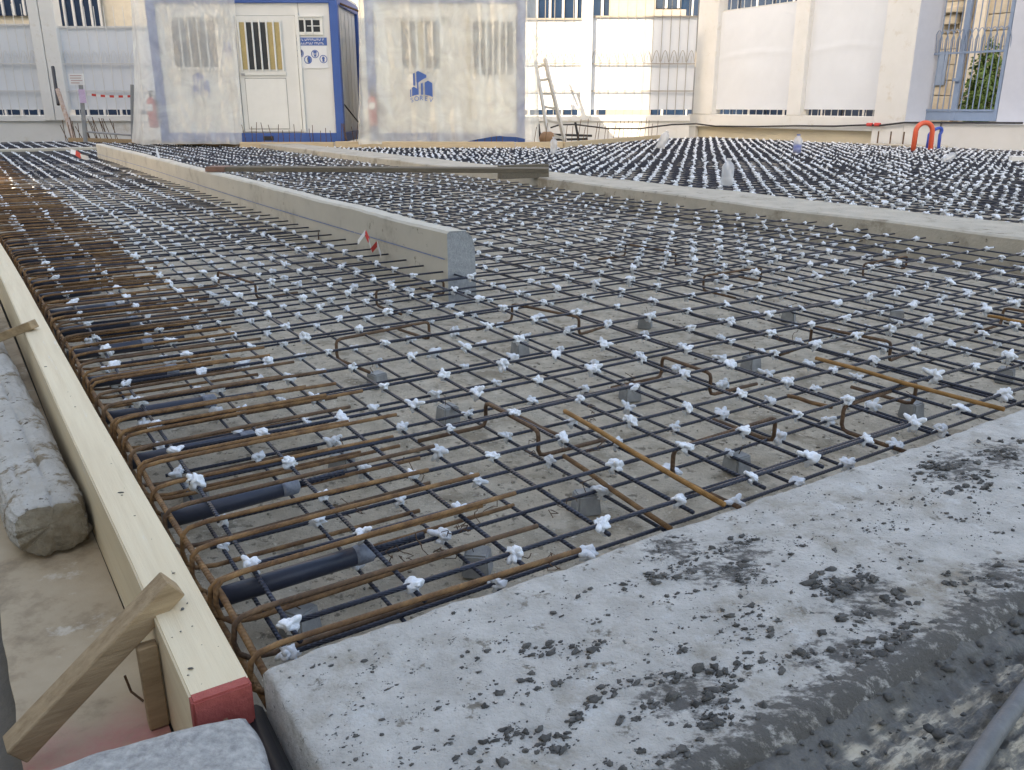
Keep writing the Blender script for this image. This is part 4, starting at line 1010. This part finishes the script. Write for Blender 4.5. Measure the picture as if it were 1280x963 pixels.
for (a, e) in ((868, 892), (986, 1003)):
    MB().sbox(WS - .03, WS + .28, tpx(e), tpx(a), zc + .001, 4.6).build('column', WALLW, rw, bevel=.012)
def rbay(p0, p1, top0, top1):
    t0, t1 = tpx(p0), tpx(p1); zb = wz((p0 + p1) / 2, 137.3)
    def fn(u, v):
        t = t0 + (t1 - t0) * u; zt = wz(p0, top0) + (wz(p1, top1) - wz(p0, top0)) * u
        z = zb + (zt - zb) * v
        s = WS + .10 + .012 * noise.noise(Vector((u * 3, v * 3, p0))) + .006 * noise.noise(Vector((u * 12, v * 9, p0))) - .012 * math.exp(-((v - .52 - .05 * math.sin(u * 3)) / .02) ** 2)
        return W(s, t, z)
    MB().grid(fn, 40, 40).build('screen_sheet', SHEETF, rw, smooth=True)
    n = 11
    for k in range(n + 1):
        t = t0 + (t1 - t0) * k / n; zt = wz(p0, top0) + (wz(p1, top1) - wz(p0, top0)) * k / n
        MB().tube([W(WS + .16, t, zc), W(WS + .16, t, zt + .6)], .0095, 5).build('railing_bar', BARW, rw)
    MB().beam(W(WS + .16, t0, wz(p0, top0) + .02), W(WS + .16, t1, wz(p1, top1) + .02), .03, .03).build('rail', BARW, rw)
rbay(892, 986, 15, 2); rbay(1003, 1098, -2, -14)
# gate pier with a return face, gate set back
tP0, tP1 = tpx(1098), tpx(1138)
pier = thing('gate_pier', 'white gate pier with blue shade coloured into the return face left of the gate', 'pier', W(WS, tP1, -.2))
MB().sbox(WS - .06, WS + .75, tP1, tP0, -.25, 4.8).build('body', WALLW, pier, bevel=.01)
MB().sbox(WS - .055, WS + .745, tP1 - .012, tP1 - .002, .30, 4.7).build('shaded_return', PIERSHADE, pier)  # thin face carrying the shaded blue as its colour
tG0, tG1 = tP1 - .05, tpx(1290) - .3
GS0 = WS + .62
MB().sbox(WS - .07, WS + .8, 3.5, tP1 - .002, -.25, wz(1180, 153.5)).build('gate_step', WALLW, bevel=.01, label='white stained step wall below the gate', cat='step')
def gpx(px, py=100):
    for i in range(4000):
        t = 14 - i * .003
        if PX(W(GS0, t, 1.0))[0] >= px: return t
    return 3
def gz(px, py): p = W(GS0, gpx(px), 0); return V(px, py, p.y).z
ga = thing('metal_gate', 'blue grey metal gate with thin bars and small arches at right', 'gate', W(GS0, gpx(1200), gz(1200, 150)))
ta, tm, te = gpx(1146), gpx(1196), gpx(1250)
zb, zt = gz(1200, 151), 4.6
for t in (ta, te): MB().sbox(GS0 - .04, GS0 + .04, t - .035, t + .035, zb, zt).build('stile', GATEM, ga, bevel=.006)
MB().sbox(GS0 - .04, GS0 + .04, tm - .05, tm + .05, zb, zt).build('meeting_stile', GATEM, ga, bevel=.006)
MB().sbox(GS0 - .03, GS0 + .03, te + .036, ta - .036, zb, zb + .17).build('kick_rail', GATEM, ga)
zr = gz(1200, 66); zr2 = gz(1200, 138)
for z_ in (zr, zr2): MB().sbox(GS0 - .05, GS0 - .031, te + .036, ta - .036, z_ - .018, z_ + .018).build('rail', GATEM, ga)
for (u0, u1) in ((ta, tm), (tm, te)):
    n = 7
    for k in range(1, n):
        t = u0 + (u1 - u0) * k / n; MB().tube([W(GS0, t, zb), W(GS0, t, zt)], .011, 6).build('gate_bar', GATEM, ga)
    for k in range(n):
        ta_ = u0 + (u1 - u0) * (k + .05) / n; w_ = (u1 - u0) / n
        MB().tube([W(GS0 - .04, ta_, zr)] + [W(GS0 - .06 - .10 * math.sin(math.pi * i / 8) * 0, ta_ + w_ * 1.6 * i / 8, zr + .22 + .20 * math.sin(math.pi * i / 8)) for i in range(9)] + [W(GS0 - .04, ta_ + w_ * 1.6, zr)], .008, 5).build('gate_arch', GATEM, ga)
MB().sbox(GS0 - .09, GS0 - .051, tm - .06, tm + .06, gz(1196, 102), gz(1196, 98)).build('latch', GATEM, ga)
MB().sbox(GS0 - .05, GS0 + .3, te - 3.5, te - .05, .25, 4.8).build('gate_wall', PIERSHADE, label='white wall coloured blue for shade at the right photo edge beyond the gate', cat='wall')  # shade on the white wall is put into its colour
# cable along wall
pts = []
for px, py in [(688, 160), (700, 156), (720, 156), (760, 161), (800, 161), (840, 156), (870, 155)]:
    pts.append(V(px, py, FD - .35 if px > 730 else FD - .5))
for px, py in [(900, 158), (950, 158.5), (1000, 157.5), (1050, 158), (1090, 156.5)]:
    t = tpx(px); p = W(WS - .08, t, 0); q = V(px, py, p.y); pts.append(W(WS - .08, t, q.z))
for px, py in [(1110, 157), (1140, 153.5), (1200, 153.5), (1290, 154)]:
    t = tpx(px); p = W(WS - .11, t, 0); q = V(px, py, p.y); pts.append(W(WS - .11, t, q.z))
MB().tube(pts, .02, 6).build('power_cable', BLACK, smooth=True, label='black cable running along the boundary wall', cat='cable')
for i, px in enumerate((1096, 1106)):
    t = tpx(px); p = W(WS - .1, t, 0); z_ = V(px, 156, p.y).z
    MB().tube([W(WS - .1, t + .06, z_), W(WS - .1, t - .06, z_)], .035, 8).build('cable_connector', TAPER, label=('left' if i == 0 else 'right') + ' red connector on the black cable by the gate pier', cat='connector')
t = tpx(1186); MB().tube([W(WS - .09, t, -.1), W(WS - .09, t, wz(1186, 152))], .012, 5).build('drain_pipe', BLACK, label='thin dark vertical pipe on the step below the gate', cat='pipe')
# ------------------------------------------------------------------ behind the boundary
bb = thing('office_building', 'grey office building with dark blue glazing behind the boundary fence', 'building', (-4, 31, -.2))
BD = 30.0
MB().box(-26, 8, BD + .3, BD + 8, -.3, 12).build('wall', CREAMB, bb)
def zz(py): return V(640, py, BD).z
def bwin(p0, p1, zlo, zhi, n):
    x0, x1 = V(p0, 10, BD).x, V(p1, 10, BD).x
    o = MB().box(x0, x1, BD + .2, BD + .29, zlo, zhi).build('window', NAVYG, bb)
    for k in range(n + 1):
        x = x0 + (x1 - x0) * k / n; MB().box(x - .035, x + .035, BD + .12, BD + .199, zlo, zhi).build('mullion', BARW, o)
    for k in range(n):
        xa, xb = x0 + (x1 - x0) * k / n + .04, x0 + (x1 - x0) * (k + 1) / n - .04
        MB().box(xa, xb, BD + .19, BD + .198, zlo + .05, zhi - .05).build('pane', NAVYG, o)
bwin(-40, 54, zz(19), 6.2, 7); bwin(66, 122, zz(33), 6.2, 5); bwin(655, 770, zz(22), 6.2, 7); bwin(818, 880, zz(10), 6.2, 4)
bwin(-40, 260, -.1, 1.6, 14); bwin(640, 900, -.1, 1.6, 12)
MB().box(V(762, 10, BD).x, V(820, 10, BD).x, BD + .1, BD + .199, 0, 7).build('cladding', TAUPE, bb)
MB().box(V(766, 10, BD).x, V(905, 10, BD).x, BD + .0, BD + .099, zz(24), zz(12)).build('spandrel', TAUPE, bb)
# second wing along the right wall
b2 = thing('glazed_building', 'building with navy glazing seen above the right boundary wall', 'building', W(WS + 4.5, 13, -.2))
MB().sbox(WS + 5, WS + 9, 13.4, 23, -.3, 9).build('wall', TAUPE, b2)
for (z0, z1) in ((-.1, 1.9), (2.4, 6.5)):
    for k in range(7):
        o = MB().sbox(WS + 4.93, WS + 4.999, 13.5 + 1.35 * k, 14.78 + 1.35 * k, z0, z1).build('window', NAVYG, b2)
        MB().sbox(WS + 4.90, WS + 4.929, 14.1 + 1.35 * k, 14.15 + 1.35 * k, z0, z1).build('mullion', BARW, o)
# stone house behind the gate
SW = WS + 5.2
st_ = thing('stone_house', 'cream stone house with corbel and grey door seen through the gate', 'building', W(SW, 8, -.2))
MB().sbox(SW, SW + 4, -2, 13.3, -.3, 9).build('wall', STONE, st_)
def hpx(px):
    for i in range(6000):
        t = 14 - i * .003
        if PX(W(SW, t, 1.5))[0] >= px: return t
    return -2
def hz(px, py): p = W(SW, hpx(px), 0); return V(px, py, p.y).z
random.seed(11)
for row in range(13):
    z0 = .25 + row * .36; t = hpx(1135)
    while t > hpx(1262):
        w_ = U(.45, .8)
        MB().sbox(SW - .03 - U(0, .02), SW - .001, t - w_ + .015, t, z0, z0 + .34).build('stone', STONE, st_, bevel=.012); t -= w_
MB().sbox(SW - .34, SW - .06, hpx(1196), hpx(1166), hz(1180, 18), hz(1180, 10)).build('corbel', STONE, st_, bevel=.02)
MB().sbox(SW - .24, SW - .06, hpx(1192), hpx(1172), hz(1180, 32), hz(1180, 18) - .002).build('corbel_block', STONE, st_, bevel=.02)
MB().sbox(SW - .08, SW - .052, hpx(1184), hpx(1163), hz(1172, 107), hz(1172, 65)).build('shutter', GATEM, st_)
for (a, e) in ((1144, 1158), (1200, 1207), (1214, 1226)):
    MB().sbox(SW - .22, SW - .055, hpx(e), hpx(a), -.2, 5.5).build('pilaster', mat('pale_stone', (.62, .58, .50), (.54, .50, .43), .9, 5), st_, bevel=.01)
bs = thing('hedge_bush', 'dark green clipped bush behind the gate', 'bush', W(SW - .9, hpx(1226), 0))
MB().tube([W(SW - .9, hpx(1226), -.2), W(SW - .9, hpx(1226) + .02, 1.0)], [.05, .03], 7).build('trunk', BATTEN, bs)
mb = MB(); c0 = W(SW - .9, gpx(1226) + .0, 0)
cb = V(1226, 118, W(SW - .9, hpx(1232), 0).y)
for k in range(2600):
    d = Vector((random.gauss(0, 1), random.gauss(0, 1), random.gauss(0, 1))).normalized(); q = (.75 + .25 * random.random()) * (1 + .6 * noise.noise(d * 2.6))
    p = cb + Vector((d.x * .34 + d.z * .12, d.y * .4, d.z * 1.0)) * q
    a = Vector((U(-1, 1), U(-1, 1), U(-1, 1))).normalized() * .05; b_ = a.cross(d).normalized() * .03
    mb.add([p - a, p + b_, p + a, p - b_], [(0, 1, 2, 3)])
mb.build('crown', LEAF, bs)
# ------------------------------------------------------------------ ladder, black trestle, clay pipe
ld = thing('ladder', 'light metal ladder leaning beside the wrapped container', 'ladder', V(690, 178, FD - 2.2))
LD = FD - 2.4
for (a, e) in (((667, 62), (686, 176)), ((674, 46), (706, 177))):
    MB().beam(V(a[0], a[1], LD + .9), V(e[0], e[1], LD), .05, .09).build('stile', ALU, ld)
for k in range(7):
    u = .06 + k / 7
    a = V(667, 62, LD + .9).lerp(V(686, 176, LD), u); e = V(674, 46, LD + .9).lerp(V(706, 177, LD), u + .06)
    MB().beam(a, e, .06, .05).build('rung', ALU, ld)
MB().beam(V(664, 36, LD + .95), V(673, 62, LD + .88), .05, .05).build('stile_tip', ALU, ld)
tr = thing('black_trestle', 'black steel trestle frame standing at the fence foot', 'trestle', V(700, 180, FD - 1.9))
for (a, e) in (((673, 155), (676, 178)), ((719, 153), (724, 180)), ((733, 172), (734, 182))): MB().beam(V(*a, FD - 1.9), V(*e, FD - 1.9), .05, .05).build('leg', BLACK, tr)
for (a, e) in (((673, 168), (740, 170)), ((690, 175), (733, 174))): MB().beam(V(*a, FD - 1.88), V(*e, FD - 1.88), .04, .05).build('bar', BLACK, tr)
MB().lathe(V(684, 180, FD - 2.3), [(.05, 0), (.16, .03), (.19, .12), (.15, .22), (.08, .26)], 14).build('clay_pot', mat('terracotta', (.35, .20, .11), (.28, .16, .09), .85), smooth=True, label='brown clay pot at the foot of the ladder', cat='pot')
# ------------------------------------------------------------------ left: sign, barrier posts, leaning pole
SD = 18.6
sg = thing('site_sign', 'small white site sign on a grey post at the far left', 'sign', V(104, 176, SD))
MB().tube([V(107, 178, SD), V(101, 106, SD)], .045, 8).build('post', GALV, sg)
MB().box(V(89, 100, SD).x, V(107, 100, SD).x, SD - .09, SD - .06, V(98, 106.5, SD).z, V(98, 92.5, SD).z).build('board', INKW, sg)
mb = MB()
for k, (w0, w1) in enumerate(((.1, .9), (.08, .85), (.12, .92), (.1, .7))):
    xa, xb = V(89, 100, SD).x, V(107, 100, SD).x; z_ = V(98, 95 + 3 * k, SD).z
    mb.box(xa + (xb - xa) * w0, xa + (xb - xa) * w1, SD - .094, SD - .091, z_ - .008, z_ + .008)
mb.build('printed_lines', mat('faded_red_print', (.50, .34, .33), rough=.7), sg)
MB().box(V(101, 120, SD).x, V(108.5, 120, SD).x, SD - .075, SD - .05, V(104, 129, SD).z, V(104, 112, SD).z).build('paper', PURP, sg)
bp = thing('barrier_post', 'grey steel barrier post in front of the left fence', 'post', V(166, 178, SD))
MB().tube([V(166.5, 178, SD), V(165, 106, SD)], [.045, .04], 8).build('post', GALV, bp)
MB().tube([V(108, 165, SD), V(182, 170.5, SD)], .022, 6).build('low_rail', GALV, bp)
root = thing('warning_tape', 'red and white tape stretched between the sign post and barrier post', 'tape', V(108, 118, SD), 'scraps of red and white warning tape')
for k in range(10):
    a = V(109 + 5.6 * k, 118 + .3 * k + 1.2 * math.sin(k / 9 * 3.14), SD); e = V(109 + 5.6 * (k + 1), 118 + .3 * (k + 1) + 1.2 * math.sin((k + 1) / 9 * 3.14), SD)
    MB().beam(a, e, .004, .045).build('red_band' if k % 2 else 'white_band', TAPER if k % 2 else TAPEW, root)
pl = thing('leaning_pole', 'rusty pole with black tip leaning against the left fence column', 'pole', V(93, 178, 20))
MB().tube([V(93, 178, 20), V(72, 112, 20.6)], .05, 8).build('shaft', mat('rust_pole', (.34, .22, .16), (.46, .40, .36), .8, 12), pl)
MB().tube([V(73, 131, 20.55), V(66, 84, 21.2)], .038, 8).build('tip', BLACK, pl)
# ------------------------------------------------------------------ neighbouring buildings behind the photographer that shade the site, plus an added box against the sun
HX, HY = math.sin(SUN_HEAD), math.cos(SUN_HEAD)          # light heading
def QW(q, w, z=0): return Vector((w * HX + q * HY, w * HY - q * HX, z))
def qbox(mb, q0, q1, w0, w1, z0, z1): return mb.hexa([QW(q0, w0, z0), QW(q1, w0, z0), QW(q1, w1, z0), QW(q0, w1, z0), QW(q0, w0, z1), QW(q1, w0, z1), QW(q1, w1, z1), QW(q0, w1, z1)])
def block(q0, q1, w0, w1, h, lab):
    r = thing('apartment_block', lab, 'building', QW((q0 + q1) / 2, (w0 + w1) / 2, -.2), 'apartment blocks behind the photographer')
    qbox(MB(), q0, q1, w0, w1, -.3, h).build('wall', RENDER1, r)
    qbox(MB(), q0 + .1, q1 - .1, w0 + .1, w1 - .1, h + .002, h + .3).build('roof', TAUPE, r)
    nfl = int(h / 3.1)
    for f in range(nfl):
        k = q0 + 1.0
        while k < q1 - 2:
            qbox(MB(), k, k + 1.4, w1 - .05, w1 + .04, 1 + f * 3.1, 2.5 + f * 3.1).build('window', GLASSD, r); k += 3.2
    return r
block(-9.35, 16, -22, -9, 26, 'tall beige apartment block behind the photographer')
block(-40, -12.5, -16, -6, 20, 'beige apartment block left of the passage behind the photographer')
shield_root = thing('sun_shield', 'unseen box added between the two apartment blocks to keep sun off the containers', 'shield', QW(-10.9, -9.6, 9))  # added out of view, sized to block sun from the container fronts
TE = math.tan(SUN_EL)
qbox(MB(), -12.49, -9.36, -10.6, -9.2, 4.2 + 9.2 * TE, 11.55 + 9.2 * TE).build('body', RENDER1, shield_root)
